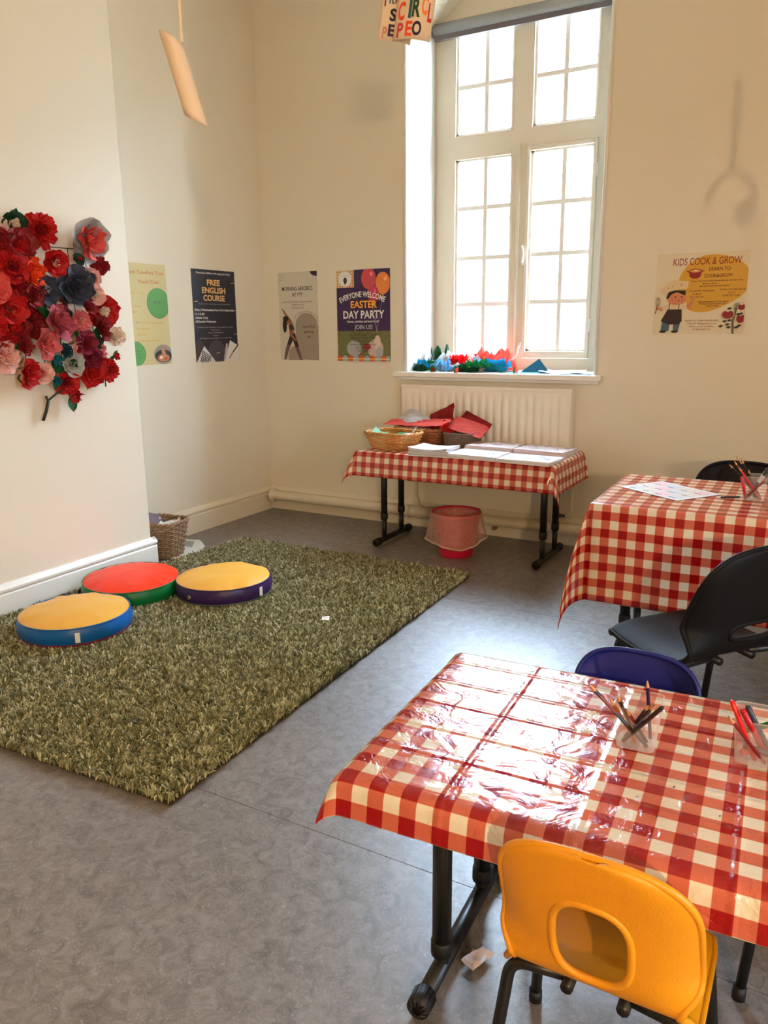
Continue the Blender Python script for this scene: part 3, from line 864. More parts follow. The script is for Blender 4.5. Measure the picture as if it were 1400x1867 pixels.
# ------------------------------------------------------------------ woven baskets
def basket(name, label, loc, rz, bw, bd, tw, td, h, m, rows, stakes, wr=.0032, group=None, mrim=None, corner=.25):
    """bw, bd: half sizes at the base; tw, td at the rim"""
    t = thing(name, label, 'basket', loc, (0, 0, rz), group)
    def ring(a, k, extra=0):
        hx = bw + (tw - bw) * k + extra; hy = bd + (td - bd) * k + extra
        c, s = math.cos(a), math.sin(a); p = .42
        return hx * math.copysign(abs(c) ** p, c), hy * math.copysign(abs(s) ** p, s)
    n = stakes * 2
    # even spacing round the ring
    raw = [ring(2 * math.pi * i / 720, .5) for i in range(721)]
    acc = [0]
    for a, b in zip(raw[:-1], raw[1:]): acc.append(acc[-1] + math.hypot(b[0] - a[0], b[1] - a[1]))
    def even(f):
        d = (f % 1) * acc[-1]
        lo = np.searchsorted(acc, d); return 2 * math.pi * lo / 720
    wv = MB()
    for r in range(rows):
        k = (r + .6) / rows
        sub = 2
        pts = []
        for i in range(n * sub):
            a = even(i / (n * sub))
            ph = math.pi * (i / sub) + math.pi * (r % 2)
            x, y = ring(a, k, wr * 1.0 * math.cos(ph))
            pts.append((x, y, h * k))
        wv.tube(pts, wr * (1.05 if r % 3 else .9), 5, closed=True)
    wv.build('woven_wall', m, t, smooth=True)
    st = MB()
    for i in range(n):
        a = even(i / n)
        x0, y0 = ring(a, 0); x1, y1 = ring(a, 1)
        st.tube([(x0, y0, .002), (x1, y1, h)], wr * .8, 5)
    st.build('upright_stakes', m, t)
    rim = MB()
    N = 60
    for off in (0, math.pi):
        rim.tube([(*ring(even(i / N), 1, wr * .9 * math.cos(i * 1.4 + off)), h + wr * 1.2 * math.sin(i * 1.4 + off) + wr) for i in range(N)], wr * 1.3, 6, closed=True)
    rim.build('braided_rim', mrim or m, t, smooth=True)
    base = MB().prism([ring(even(i / 40), 0) for i in range(40)], 0, .006)
    base.build('woven_base', m, t)
    return t
WICK = mat('honey wicker', (196, 136, 66), rough=.6, var=.3, scale=60)
WICK2 = mat('reddish wicker', (150, 88, 44), rough=.6, var=.3, scale=60)
RUSH = mat('grey brown seagrass', (112, 92, 74), rough=.8, var=.45, scale=120)
WILL = mat('two-tone willow', (146, 116, 84), rough=.55, var=.62, scale=45)
TZ = .6072
FT = 'craft baskets on the low table'
basket('wicker_basket', 'pale honey wicker basket at the left front of the low table', (-2.285, 4.165, TZ), math.radians(-9), .122, .088, .162, .118, .095, WICK, 10, 17, .0042, FT)
basket('wicker_basket', 'reddish wicker basket wedged between the honey and the grey baskets', (-2.218, 4.408, TZ), math.radians(-6), .13, .075, .165, .095, .098, WICK2, 10, 17, .0042, FT)
basket('seagrass_basket', 'grey-brown square seagrass basket by the radiator', (-1.938, 4.425, TZ), math.radians(-10), .085, .095, .098, .105, .082, RUSH, 16, 18, .0030, FT)
basket('willow_basket', 'two-tone willow basket on the floor behind the chimney breast', (-3.405, 3.29, .003), math.radians(8), .100, .085, .135, .115, .205, WILL, 15, 13, .0062)

# tissue and paper lying in and over the baskets
def sheet(name, label, cat, loc, rot, w, d, m, fold=.0, curl=.0, seed=0, group=None, crumple=.004, nu=10, nv=8):
    def f(u, v):
        x, y = (u - .5) * w, (v - .5) * d
        n = noise.noise(Vector((x * 16 + seed, y * 16 + seed * 2, seed))) * crumple + noise.noise(Vector((x * 45 + seed, y * 45, seed))) * crumple * .4
        return (x, y, fold * abs(u - .5) * w * 2 + curl * ((u - .5) ** 2 + .5 * (v - .5) * u) + n)
    o = MB().grid(f, nu, nv).build(name, m, solid=.0008, smooth=False)
    o.location = loc; o.rotation_euler = rot
    return tag(o, label, cat, group)
TR = 'tissue paper sheets in the baskets'
def tissue(n, c): return mat(n, c, rough=.7, var=.06, scale=20, trans=.5)
CORAL = tissue('coral tissue', (236, 92, 80)); CRIM = tissue('crimson tissue', (160, 14, 24)); REDT = tissue('red tissue', (222, 24, 20))
WHT = tissue('white tissue', (236, 236, 236)); GRN = tissue('green tissue', (30, 148, 84)); DGRN = tissue('dark green tissue', (20, 96, 54))
PINKT = tissue('salmon pink tissue', (248, 122, 110)); CYAN = tissue('cyan tissue', (30, 180, 212)); SKY = tissue('pale blue tissue', (150, 205, 235)); TEAL = tissue('teal card', (0, 112, 142)); AQUA = tissue('aqua paper', (120, 205, 215))
sheet('tissue_sheet', 'long coral tissue sheet lying across the two left baskets', 'tissue paper', (-2.24, 4.40, .742), (math.radians(10), math.radians(-3), math.radians(-8)), .46, .13, CORAL, curl=.02, seed=1, group=TR, crumple=.012)
sheet('tissue_sheet', 'white tissue sheet peaked above the left baskets', 'tissue paper', (-2.30, 4.455, .765), (math.radians(38), math.radians(14), math.radians(-20)), .20, .12, WHT, curl=-.05, seed=2, group=TR, crumple=.014)
sheet('tissue_sheet', 'dark crimson tissue standing up in a point against the radiator', 'tissue paper', (-2.10, 4.47, .775), (math.radians(62), math.radians(-24), math.radians(-14)), .21, .12, CRIM, curl=.02, seed=3, group=TR, crumple=.014)
sheet('tissue_sheet', 'large coral tissue sheet slanting over the grey basket', 'tissue paper', (-1.90, 4.42, .730), (math.radians(30), math.radians(13), math.radians(-4)), .24, .13, CORAL, curl=-.02, seed=4, group=TR, crumple=.006)
sheet('tissue_sheet', 'crimson tissue folded behind the coral sheet in the grey basket', 'tissue paper', (-1.885, 4.49, .745), (math.radians(50), math.radians(20), math.radians(-16)), .22, .09, CRIM, curl=.03, seed=5, group=TR, crumple=.010)
sheet('tissue_sheet', 'bright red tissue twist between the baskets', 'tissue paper', (-2.035, 4.40, .715), (math.radians(58), math.radians(30), math.radians(20)), .09, .07, REDT, curl=.06, seed=6, group=TR, crumple=.02)
sheet('tissue_sheet', 'bright green tissue rolled inside the honey basket', 'tissue paper', (-2.25, 4.165, .690), (math.radians(25), 0, math.radians(-20)), .15, .10, GRN, curl=-.14, seed=7, group=TR, crumple=.012)
sheet('tissue_sheet', 'pale mint tissue at the left end inside the honey basket', 'tissue paper', (-2.375, 4.15, .690), (math.radians(14), math.radians(20), .3), .09, .08, tissue('mint tissue', (150, 205, 170)), curl=.05, seed=8, group=TR, crumple=.012)
sheet('tissue_sheet', 'white tissue edge at the right end inside the honey basket', 'tissue paper', (-2.165, 4.15, .700), (math.radians(10), math.radians(-25), -.2), .07, .10, WHT, curl=.05, seed=9, group=TR, crumple=.010)
ORN = tissue('orange tissue', (240, 120, 40))
sheet('tissue_sheet', 'orange tissue pressed against the front inside the honey basket', 'tissue paper', (-2.235, 4.075, .665), (math.radians(84), 0, math.radians(-9)), .09, .055, ORN, seed=10, group=TR, crumple=.004)
# paper stacks
def stack(label, loc, rz, w, d, n, seed, curl=0, detail=True):
    t = thing('paper_stack', label, 'paper', loc, (0, 0, rz), 'stacks of printed sheets on the low table')
    random.seed(seed)
    for i in range(n):
        th = .0036
        jx, jy, jr = random.uniform(-.004, .004), random.uniform(-.004, .004), random.uniform(-.03, .03) * (1 + .8 * (i == n - 1))
        def f(u, v, i=i):
            x, y = (u - .5) * w, (v - .5) * d
            z = i * th + curl * ((u - .5) ** 2 * .5 + max(0, .4 - v) * .25) * (i / n)
            return (x * math.cos(jr) - y * math.sin(jr) + jx, x * math.sin(jr) + y * math.cos(jr) + jy, z)
        MB().grid(f, 8, 5).build('sheet_bundle', mat('stack paper %d' % (i % 3), [(240, 240, 240), (232, 226, 226), (222, 208, 208)][i % 3], rough=.7, var=.03), t, solid=th * .93, soff=1, fix=False)
    if detail:
        b = MB()
        zt = n * .0036 + .0006
        for k in range(9):
            x = random.uniform(-w * .32, w * .28); y = random.uniform(-d * .3, d * .32); q = random.uniform(.015, .06)
            b.tube([(x, y, zt), (x + q, y + random.uniform(-.012, .012), zt), (x + q * .6, y + random.uniform(-.02, .02), zt)], .0007, 4)
        if curl == 0: b.build('printed_outline', mat('grey print', (150, 158, 172), rough=.8), t)
    return t
stack('curling stack of printed sheets nearest the honey basket', (-1.965, 4.075, TZ), math.radians(6), .235, .235, 9, 1, curl=.10)
stack('neat stack of printed sheets at the middle front of the low table', (-1.69, 4.075, TZ), math.radians(-2), .295, .205, 7, 2)
stack('stack of printed sheets at the right front corner of the low table', (-1.375, 4.055, TZ), math.radians(-4), .300, .205, 6, 3)
stack('stack of printed sheets at the back beside the grey basket', (-1.705, 4.375, TZ), math.radians(-3), .300, .212, 9, 4)
stack('stack of printed sheets at the back right of the low table', (-1.385, 4.355, TZ), math.radians(-5), .305, .212, 9, 5)

# ------------------------------------------------------------------ waste bin with liner
bn = thing('waste_bin', 'pink plastic lattice waste bin under the low table', 'bin', (-1.842, 4.125, 0))
BINM = mat('pink bin plastic', (206, 14, 62), rough=.35, var=.03)
BR0, BR1, BH = .098, .142, .262
def bin_r(z): return BR0 + (BR1 - BR0) * z / BH
NA, NZ = 84, 28
bv = [(bin_r(BH * j / NZ) * math.cos(2 * math.pi * i / NA), bin_r(BH * j / NZ) * math.sin(2 * math.pi * i / NA), BH * j / NZ) for j in range(NZ + 1) for i in range(NA)]
bf = []
for j in range(NZ):
    for i in range(NA):
        open_ = (i % 2 == 1) and (j % 2 == 1) and 4 <= j <= 26
        if not open_: bf.append((j * NA + i, j * NA + (i + 1) % NA, (j + 1) * NA + (i + 1) % NA, (j + 1) * NA + i))
MB().add(bv, bf).build('lattice_wall', BINM, bn, smooth=True, solid=.003, fix=False)
MB().lathe([(0, .004), (BR0, .004), (BR0 + .002, .0), (0, .0)], 48).build('bin_base', BINM, bn)
MB().tube([(BR1 * math.cos(2 * math.pi * i / 64), BR1 * math.sin(2 * math.pi * i / 64), BH) for i in range(64)], .005, 8, closed=True).build('bin_rim', BINM, bn, smooth=True)
LINER = clear_mat('thin pinkish liner film', (240, 190, 176), .25, .3)
ln = thing('bin_liner', 'translucent plastic liner folded over the rim of the pink bin', 'bag', (-1.842, 4.125, 0))
def liner(u, v):
    a = 2 * math.pi * u
    hem = .085 + .018 * math.sin(a * 2 + 1.2) + .012 * math.sin(a * 3 + .3)
    if v < .3:
        k = v / .3; z = BH - .12 * (1 - k) + .004; r = bin_r(z) - .006
    else:
        k = (v - .3) / .7; z = BH + .007 - (BH - hem) * k
        r = BR1 + .008 + .022 * k + .010 * k * math.sin(a * 4 + .6) + .005 * k * math.sin(a * 11)
        r += .004 * noise.noise(Vector((math.cos(a) * 4, math.sin(a) * 4, z * 22)))
    return (r * math.cos(a), r * math.sin(a), z)
MB().grid(liner, 80, 26, cu=True).build('liner_film', LINER, ln, smooth=True, fix=False)
hemp = [liner(i / 80, 1) for i in range(80)]
MB().tube(hemp, .006, 6, closed=True).build('bunched_hem', mat('bunched liner', (226, 196, 172), rough=.35, trans=.3), ln, smooth=True)

# newspaper on the floor and magazines in the willow basket
np_ = thing('newspaper', 'open newspaper sheet on the floor beside the willow basket', 'newspaper', (-3.355, 3.44, .001), (0, 0, math.radians(6)))
poly = [(-.20, -.235), (.085, -.185), (.125, -.14), (.115, -.05), (.055, .11), (-.06, .215), (-.215, .19)]
MB().prism(poly, 0, .002).build('page', mat('newsprint', (228, 224, 214), rough=.85, var=.06, scale=30), np_)
MB().prism([(-.18, -.20), (.03, -.165), (.0, -.09), (-.18, -.11)], .002, .0026).build('green_print', mat('green print', (168, 196, 174), rough=.85), np_)
MB().prism([(-.14, .06), (.0, .05), (-.07, .17), (-.17, .16)], .002, .0026).build('grey_print', mat('grey print block', (158, 162, 152), rough=.85, var=.2, scale=90), np_)
for q, (x, y, r) in enumerate(((.055, -.135, .016), (.088, -.115, .008), (.045, -.16, .007))):
    MB().prism([(x + r * math.cos(a * .7854), y + r * .7 * math.sin(a * .7854)) for a in range(8)], .002, .0027).build('logo_print', mat('red print', (206, 74, 52), rough=.85), np_)
mg = thing('magazine', 'dark red magazine leaning out of the willow basket', 'magazine', (-3.475, 3.27, .16), (math.radians(48), math.radians(20), math.radians(60)))
MB().box(-.075, .075, -.11, .11, -.004, .004).build('cover', mat('dark red cover', (84, 28, 34), rough=.35, var=.3, scale=14), mg)
random.seed(12)
for k in range(9):
    x, y = random.uniform(-.06, .05), random.uniform(-.09, .09)
    MB().box(x, x + random.uniform(.01, .03), y, y + random.uniform(.01, .025), .004, .0046).build('cover_print', mat(['cover orange', 'cover cream', 'cover plum'][k % 3], [(214, 70, 40), (216, 196, 180), (88, 62, 84)][k % 3]), mg)
scr = sheet('paper_sheet', 'white crumpled paper inside the willow basket', 'paper', (-3.36, 3.30, .185), (.2, -.1, .4), .13, .12, PAPER, curl=.05, seed=30, crumple=.02)
# ------------------------------------------------------------------ posters: thin paper with printed shapes and lettering
class Poster:
    def __init__(s, label, wall, a, zc, w, h, paper, rough=.45, roll=0):
        """wall 'back': a = x of the centre, wall 'left': a = y of the centre"""
        s.w, s.h = w, h
        loc, rot = ((a, YW - .0015, zc), (math.radians(90), roll, 0)) if wall == 'back' else ((XL + .0015, a, zc), (math.radians(90), roll, math.radians(90)))
        s.t = thing('poster', label, 'poster', loc, rot, 'notice posters on the walls')
        MB().box(-w / 2, w / 2, -h / 2, h / 2, -.0006, .0006).build('sheet', paper, s.t)
        s.k = 0
    def z(s):
        s.k += 1; return .0007 + s.k * .00008
    def xy(s, x, y): return (x - .5) * s.w, (.5 - y) * s.h          # 0..1 from the top left
    def poly(s, pts, m, name='printed_shape'):
        z = s.z(); q = [s.xy(*p) for p in pts]
        # keep print on the sheet
        q = [(max(-s.w / 2, min(s.w / 2, x)), max(-s.h / 2, min(s.h / 2, y))) for x, y in q]
        mb = MB(); mb.add([(x, y, z) for x, y in q], [tuple(range(len(q)))])
        return mb.build(name, m, s.t)
    def ell(s, cx, cy, rx, ry, m, n=28, name='printed_circle', a0=0, a1=2 * math.pi):
        return s.poly([(cx + rx * math.cos(a0 + (a1 - a0) * i / n), cy - ry * math.sin(a0 + (a1 - a0) * i / n)) for i in range(n + (0 if a1 - a0 > 6.2 else 1))], m, name)
    def line(s, pts, m, wd=.003, name='printed_line'):
        z = s.z(); mb = MB()
        q = [Vector((*s.xy(*p), 0)) for p in pts]
        for a, b in zip(q[:-1], q[1:]):
            d = (b - a); 
            if d.length < 1e-6: continue
            n = Vector((-d.y, d.x, 0)).normalized() * wd / 2
            mb.add([(p.x, p.y, z) for p in (a - n, b - n, b + n, a + n)], [(0, 1, 2, 3)])
        return mb.build(name, m, s.t)
    def text(s, txt, cx, cy, hh, m, ww=None, bold=0, arcr=None, align='c', slant=0):
        """hh: height of a capital as a share of the sheet height, ww: width as a share of its width"""
        z = s.z()
        v, f = glyphs(txt, bold)
        H = hh * s.h; xs = [p[0] for p in v]; x0, x1 = min(xs), max(xs); sy = H / .70
        sx = (ww * s.w) / (x1 - x0) if ww else sy
        W = (x1 - x0) * sx
        ox, oy = s.xy(cx, cy)
        out = []
        for x, y in v:
            X = (x - x0) * sx - (W / 2 if align == 'c' else 0); Y = (y - .35) * sy
            X += slant * Y
            if arcr:
                R = arcr * s.w; a = X / R
                X, Y = (R + Y) * math.sin(a), (R + Y) * math.cos(a) - R
            out.append((ox + X, oy + Y, z))
        mb = MB(); mb.add(out, f)
        return mb.build('lettering', m, s.t, fix=False)
_GL = {}
def glyphs(txt, bold=0):
    key = (txt, bold)
    if key in _GL: return _GL[key]
    cu = bpy.data.curves.new('type', 'FONT'); cu.body = txt; cu.size = 1; cu.resolution_u = 3
    cu.offset = bold; cu.fill_mode = 'FRONT'
    o = bpy.data.objects.new('type', cu); COL.objects.link(o)
    dg = bpy.context.evaluated_depsgraph_get(); dg.update()
    me = bpy.data.meshes.new_from_object(o.evaluated_get(dg))
    v = [(p.co.x, p.co.y) for p in me.vertices]; f = [tuple(p.vertices) for p in me.polygons]
    bpy.data.objects.remove(o); bpy.data.curves.remove(cu); bpy.data.meshes.remove(me)
    _GL[key] = (v, f)
    return v, f
def ink(n, c, r=.5): return mat('ink ' + n, c, rough=r, var=.03, scale=40)

# 1 youth club
p = Poster('olive youth club poster with green circles, half behind the chimney breast', 'left', 3.475, 1.418, .42, .592, mat('olive yellow paper', (212, 194, 136), rough=.5, var=.05))
OR = ink('orange', (196, 92, 14)); OR2 = ink('amber', (206, 146, 40)); GC = ink('leaf green', (82, 148, 62)); GD = ink('dark olive', (74, 92, 44))
p.text('York Travellers Trust', .605, .085, .036, OR, .70, .008); p.text('Youth Club!', .655, .175, .036, OR, .40, .008)
p.ell(.815, .385, .225, .152, ink('green rim', (60, 120, 48)), name='green_circle_rim'); p.ell(.815, .385, .215, .145, GC)
p.text('11+', .80, .375, .03, ink('purple', (92, 54, 90)), .13, .01)
p.text('Every Tuesday (Term Time)', .22, .285, .018, OR2, .62); p.text('6pm-8.30pm', .15, .345, .02, OR2, .36); p.text('York Travellers Trust,', .22, .415, .022, OR2, .52)
p.text('Clifton YO30 7AZ', .18, .475, .022, OR2, .42)
for i, tx in enumerate(('Meet other young people', 'Play games', 'Chill out', 'Cook delicious meals')):
    p.text(tx, .36, .575 + .06 * i, .019, OR2, (.54, .25, .17, .44)[i], .004, align='l')
p.ell(.30, .885, .20, .125, ink('green rim', (60, 120, 48))); p.ell(.30, .885, .19, .118, GC)
for i in range(3): p.text(('Most Tuesdays', '5pm to 6.30pm', 'in term time')[i], .27, .855 + .035 * i, .014, GD, .26)
p.ell(.84, .90, .19, .10, ink('photo grey', (150, 140, 126))); p.ell(.84, .915, .17, .065, ink('pan black', (26, 22, 20)))
p.ell(.84, .935, .12, .04, ink('stew', (196, 116, 66))); p.ell(.79, .93, .03, .018, ink('cream', (232, 214, 180))); p.ell(.88, .94, .03, .016, ink('rust', (170, 66, 36)))
p.poly([(.80, .83), (.86, .82), (.90, .93), (.82, .94)], ink('spoon', (190, 130, 80)))
p.ell(.20, .09, .07, .085, ink('photo slate', (120, 126, 124))); p.ell(.19, .06, .045, .03, ink('rust', (170, 66, 36)))
p.ell(.14, .66, .09, .10, ink('photo navy', (62, 66, 80))); p.line([(.08, .62), (.20, .625)], ink('cream', (232, 214, 180)), .006)
# 2 English course
p = Poster('dark navy free English course poster on the alcove wall', 'left', 4.120, 1.413, .422, .592, mat('navy paper', (26, 28, 44), rough=.45, var=.06))
PE = ink('peach', (240, 190, 122)); WI = ink('white', (236, 234, 228)); GY = ink('mid grey', (70, 66, 76))
p.text('Do you lack confidence with reading and writing?', .5, .035, .020, WI, .78, .012)
for i, (tx, ww) in enumerate((('FREE', .30), ('ENGLISH', .54), ('COURSE', .50))): p.text(tx, .49, .135 + .083 * i, .060, PE, ww, .028)
p.text('Become more independent and gain qualifications', .5, .365, .015, GY if False else ink('pale grey', (170, 166, 166)), .74)
p.text('Every Wednesday from 21st September', .5, .43, .022, WI, .93, .02)
p.text('11-13.30', .03, .475, .022, WI, .21, .02, align='l'); p.text('Adults Only', .03, .515, .022, WI, .29, .02, align='l'); p.text('All Levels Welcome', .03, .556, .022, WI, .47, .02, align='l')
for i, (tx, ww) in enumerate((('Contact York Travellers Trust staff for further', .84), ('information', .20), ('Phone: 07984630035', .36), ('Address:', .14), ('20 Falsgrave Cres, Clifton, York YO30 7AZ', .76))): p.text(tx, .48, .618 + .03 * i, .014, ink('pale grey', (190, 186, 184)), ww, .006)
p.poly([(.02, .78), (.10, .74), (.22, .83), (.06, .98), (0, .98)], ink('dark brown', (64, 48, 44)))
p.ell(.48, .89, .20, .13, GY); p.poly([(.0, 1.0), (.19, .82), (.44, 1.0)], ink('laptop white', (226, 224, 222)))
kb = ink('keys', (22, 22, 26))
for r in range(7):
    for c in range(6):
        x, y = .12 + c * .034 - r * .012 + .03, .868 + r * .020 + c * .012
        if y < .985: p.poly([(x, y), (x + .024, y + .009), (x + .014, y + .023), (x - .010, y + .014)], kb, 'printed_key')
p.poly([(.62, 1.0), (.70, .80), (.74, .80), (.74, 1.0)], ink('page grey', (190, 186, 182))); p.poly([(.66, 1.0), (.80, .765), (1.0, .83), (1.0, 1.0)], ink('page white', (232, 228, 224)))
p.line([(.76, .97), (.86, .90)], ink('pen tan', (190, 120, 60)), .012); p.line([(.86, .90), (1.0, .82)], kb, .010)
for x, y in ((.06, .345), (.93, .13), (.95, .70), (.50, .905)): p.line([(x - .04, y), (x + .04, y - .004)], PE, .004)
# 3 aerobics
p = Poster('beige morning aerobics poster with a stretching woman', 'back', -3.308, 1.412, .334, .604, mat('beige paper', (212, 204, 186), rough=.5, var=.03))
BK = ink('black', (24, 20, 22)); TP = ink('taupe', (160, 146, 128))
p.text('MORNING AEROBICS', .49, .185, .045, BK, .78, .012); p.text('AT YTT', .49, .255, .043, BK, .27, .012)
for i, (tx, ww) in enumerate((('the first 2 Tuesdays off every month', .76), ('10.00 to 12.30', .30), ('including lunch', .32))): p.text(tx, .49, .333 + .034 * i, .016, BK, ww, .006)
ring = [(.69 + .31 * math.cos(math.pi * (1 - i / 20)), .56 - .115 * math.sin(math.pi * i / 20)) for i in range(21)]
p.line([(.38, .66)] + [(x, y) for x, y in ring], BK, .0022)
p.poly([(.42, .99)] + [(.70 + .28 * math.cos(math.pi * (1 - i / 20)), .60 - .14 * math.sin(math.pi * i / 20)) for i in range(21)] + [(1, .62), (1, 1)], TP)
p.ell(.38, .955, .17, .115, TP); p.poly([(.21, .95), (.6, .95), (.6, 1), (.21, 1)], TP)
for i, (tx, ww) in enumerate((('have fun', .30), ('getting', .24), ('fit', .09))): p.text(tx, .76, .615 + .058 * i, .026, BK, ww, .006)
SKN = ink('brown skin', (150, 92, 62)); 
p.poly([(.07, .41), (.11, .415), (.20, .475), (.30, .535), (.34, .56), (.30, .59), (.24, .55), (.12, .46)], SKN)
p.ell(.205, .555, .055, .036, SKN); p.ell(.17, .525, .075, .032, BK); p.ell(.14, .60, .055, .085, BK); p.ell(.13, .515, .03, .018, BK)
p.poly([(.25, .55), (.33, .555), (.38, .64), (.36, .70), (.42, .755), (.36, .77), (.30, .73), (.26, .68), (.24, .62)], SKN)
p.poly([(.24, .60), (.35, .585), (.385, .645), (.27, .655)], ink('charcoal top', (56, 44, 48)))
p.poly([(.28, .70), (.40, .69), (.44, .77), (.50, .88), (.57, .995), (.51, .995), (.40, .87), (.34, .77), (.24, .87), (.15, .995), (.09, .995), (.14, .87), (.22, .77)], ink('mauve leggings', (112, 82, 78)))
p.poly([(.28, .70), (.40, .69), (.44, .77), (.49, .845), (.42, .85), (.34, .77), (.27, .825), (.19, .82)], ink('charcoal shorts', (38, 32, 36)))
p.poly([(.25, .68), (.29, .68), (.38, .73), (.44, .765), (.41, .785), (.34, .755), (.26, .71)], SKN)
p.ell(.99, .0, .16, .055, ink('dark plum', (44, 34, 46)))
for i in range(14):
    x, y = .03 + (i % 5) * .03, .02 + (i // 5) * .03; p.line([(x, y + .012), (x + .015, y)], ink('taupe mark', (130, 116, 104)), .002)
for i in range(9): p.line([(.88 + (i % 3) * .04, .06 + (i // 3) * .022), (.90 + (i % 3) * .04, .066 + (i // 3) * .022)], ink('rose mark', (206, 160, 146)), .002)
# 4 Easter party
p = Poster('purple Easter day party poster with balloons beside the window', 'back', -2.775, 1.408, .416, .60, mat('plum paper', (56, 28, 78), rough=.45, var=.05))
p.poly([(.0, .665), (1, .665), (1, 1), (0, 1)], mat('printed grass', (112, 112, 62), rough=.6, var=.75, scale=70), 'printed_photo')
p.ell(.32, .86, .14, .09, ink('egg grey', (176, 172, 172))); p.ell(.72, .86, .15, .10, ink('bunny cream', (206, 180, 160))); p.ell(.76, .79, .06, .075, ink('bunny ear', (222, 196, 180)))
p.ell(.80, .90, .07, .06, ink('egg grey', (176, 172, 172))); p.ell(.57, .84, .065, .035, ink('bow red', (168, 24, 52)))
p.poly([(0, 0), (.335, 0), (.335, .19), (0, .19)], ink('sand', (232, 214, 180)))
lat = ink('lattice orange', (214, 140, 70))
for i in range(7):
    for j in range(6): p.poly([(.024 + i * .048, .004 + j * .0315), (.046 + i * .048, .0195 + j * .0315), (.024 + i * .048, .035 + j * .0315), (.002 + i * .048, .0195 + j * .0315)], lat, 'lattice_print')
p.ell(.17, .097, .125, .083, ink('badge white', (242, 240, 234)))
p.ell(.175, .112, .034, .032, ink('emblem black', (22, 20, 24))); p.ell(.175, .108, .014, .014, ink('emblem brown', (120, 60, 40))); p.poly([(.155, .14), (.195, .14), (.19, .152), (.16, .152)], BK)
p.text('York Travellers Trust', .17, .062, .008, BK, .16); p.text('YTT', .175, .163, .009, BK, .05)
for cx, cy, rx, ry, c in ((.615, .10, .135, .115, (196, 62, 66)), (.875, .155, .135, .118, (222, 122, 40)), (.70, .27, .10, .095, (190, 44, 78))):
    p.ell(cx, cy, rx, ry, ink('balloon %d' % c[1], c, .3), name='printed_balloon')
    p.poly([(cx - .02, cy + ry + .012), (cx, cy + ry - .01), (cx + .02, cy + ry + .012)], ink('balloon %d' % c[1], c, .3))
    p.ell(cx + rx * .35, cy - ry * .4, rx * .22, ry * .2, ink('balloon shine %d' % c[1], tuple(min(255, v + 50) for v in c), .3))
for x in (.66, .70, .86): p.line([(x, .33), (.76, .68)], ink('string', (200, 170, 180)), .0018)
p.text('EVERYONE WELCOME', .49, .265, .058, WI, .88, .022, arcr=1.0)
p.text('EASTER', .52, .375, .075, ink('amber yellow', (246, 168, 40)), .49, .025); p.text('DAY PARTY', .515, .485, .082, WI, .77, .025)
p.text('Games, activities and food for all!', .5, .56, .023, WI, .60, .02); p.text('JOIN US!', .51, .622, .048, ink('pale mint', (206, 222, 214)), .34, .004)
for i, (tx, ww) in enumerate((('@ York Travellers Trust, 20', .50), ('Falsgrave Crescent YO30', .46), ('The Lawns Community', .38), ('Garden if the weather is nice!', .50), ('Tuesday 4th April', .30), ('11.00 - 1.30pm', .26))): p.text(tx, .50, .705 + .036 * i, .018, BK, ww, .006)
for i in range(10):
    cx = .05 + i * .104; c = (206, 74, 40) if i % 2 == 0 else (150, 178, 170)
    p.ell(cx, .965, .055, .028, ink('egg %d' % (i % 2), c), a0=0, a1=math.pi, name='printed_egg'); p.poly([(cx - .055, .963), (cx + .055, .963), (cx + .055, 1), (cx - .055, 1)], ink('egg %d' % (i % 2), c))
    p.poly([(cx - .055, .968), (cx + .055, .968), (cx + .055, .98), (cx - .055, .98)], ink('egg band %d' % (i % 2), (240, 190, 60) if i % 2 == 0 else (214, 220, 208)))
# 5 kids cook and grow
p = Poster('cream kids cook and grow poster with a small chef, right of the window', 'back', -.655, 1.492, .462, .425, mat('cream poster paper', (228, 212, 180), rough=.55, var=.03))
MU = ink('mustard', (214, 158, 48)); RD = ink('brick red', (140, 26, 28))
blob = []
for i in range(44):
    a = 2 * math.pi * i / 44
    rr = 1 + .07 * math.sin(2 * a + .4) + .05 * math.cos(3 * a)
    blob.append((.625 + .385 * rr * math.cos(a), .375 - .355 * rr * math.sin(a)))
p.poly(blob, MU)
p.text('KIDS COOK & GROW', .555, .105, .085, RD, .74, .006, slant=.05)
p.ell(.435, .225, .075, .03, RD); p.ell(.435, .225, .062, .022, ink('soup', (222, 150, 70))); p.poly([(.362, .225), (.508, .225), (.495, .29), (.465, .315), (.405, .315), (.375, .29)], RD); p.ell(.435, .222, .058, .019, ink('soup', (222, 150, 70))); p.ell(.44, .218, .02, .009, ink('cream', (232, 214, 180)))
for sx in (-1, 1): p.line([(.435 + sx * .07, .225), (.435 + sx * .098, .218), (.435 + sx * .07, .235)], RD, .003)
DR = ink('dark maroon', (78, 22, 26))
p.text('LEARN TO', .70, .205, .042, DR, .23, .006); p.text('COOK&GROW', .69, .285, .042, DR, .30, .006)
for tx, cx, cy, ww in (('Young Chefs come along and we will cook and make more', .675, .345, .56), ('delicious food', .60, .378, .15), ('then grow what you have cooked', .655, .408, .32), ('Thursday 6th April (group)', .52, .465, .28), ('11.30 till', .47, .505, .09), ('12.00 TO 1.30', .47, .540, .15), ('Tuesday 11th April (group)', .855, .455, .28), ('7 to 11', .845, .497, .08), ('10.00 TO 12.00', .845, .532, .18), ('All ingredients will be given', .655, .60, .33), ('bring an apron with you', .655, .627, .29), ('names at desk', .65, .653, .15)):
    p.text(tx, cx, cy, .020, DR, ww, .006)
for i, (tx, ww) in enumerate((('DONE AT YORK TRAVELLERS', .37), ('TRUST Falsgrave cres', .33), ('clifton york yo307az', .28), ('07984 630135', .20))): p.text(tx, .55, .835 + .036 * i, .019, ink('rust red', (150, 62, 44)), ww, .004)
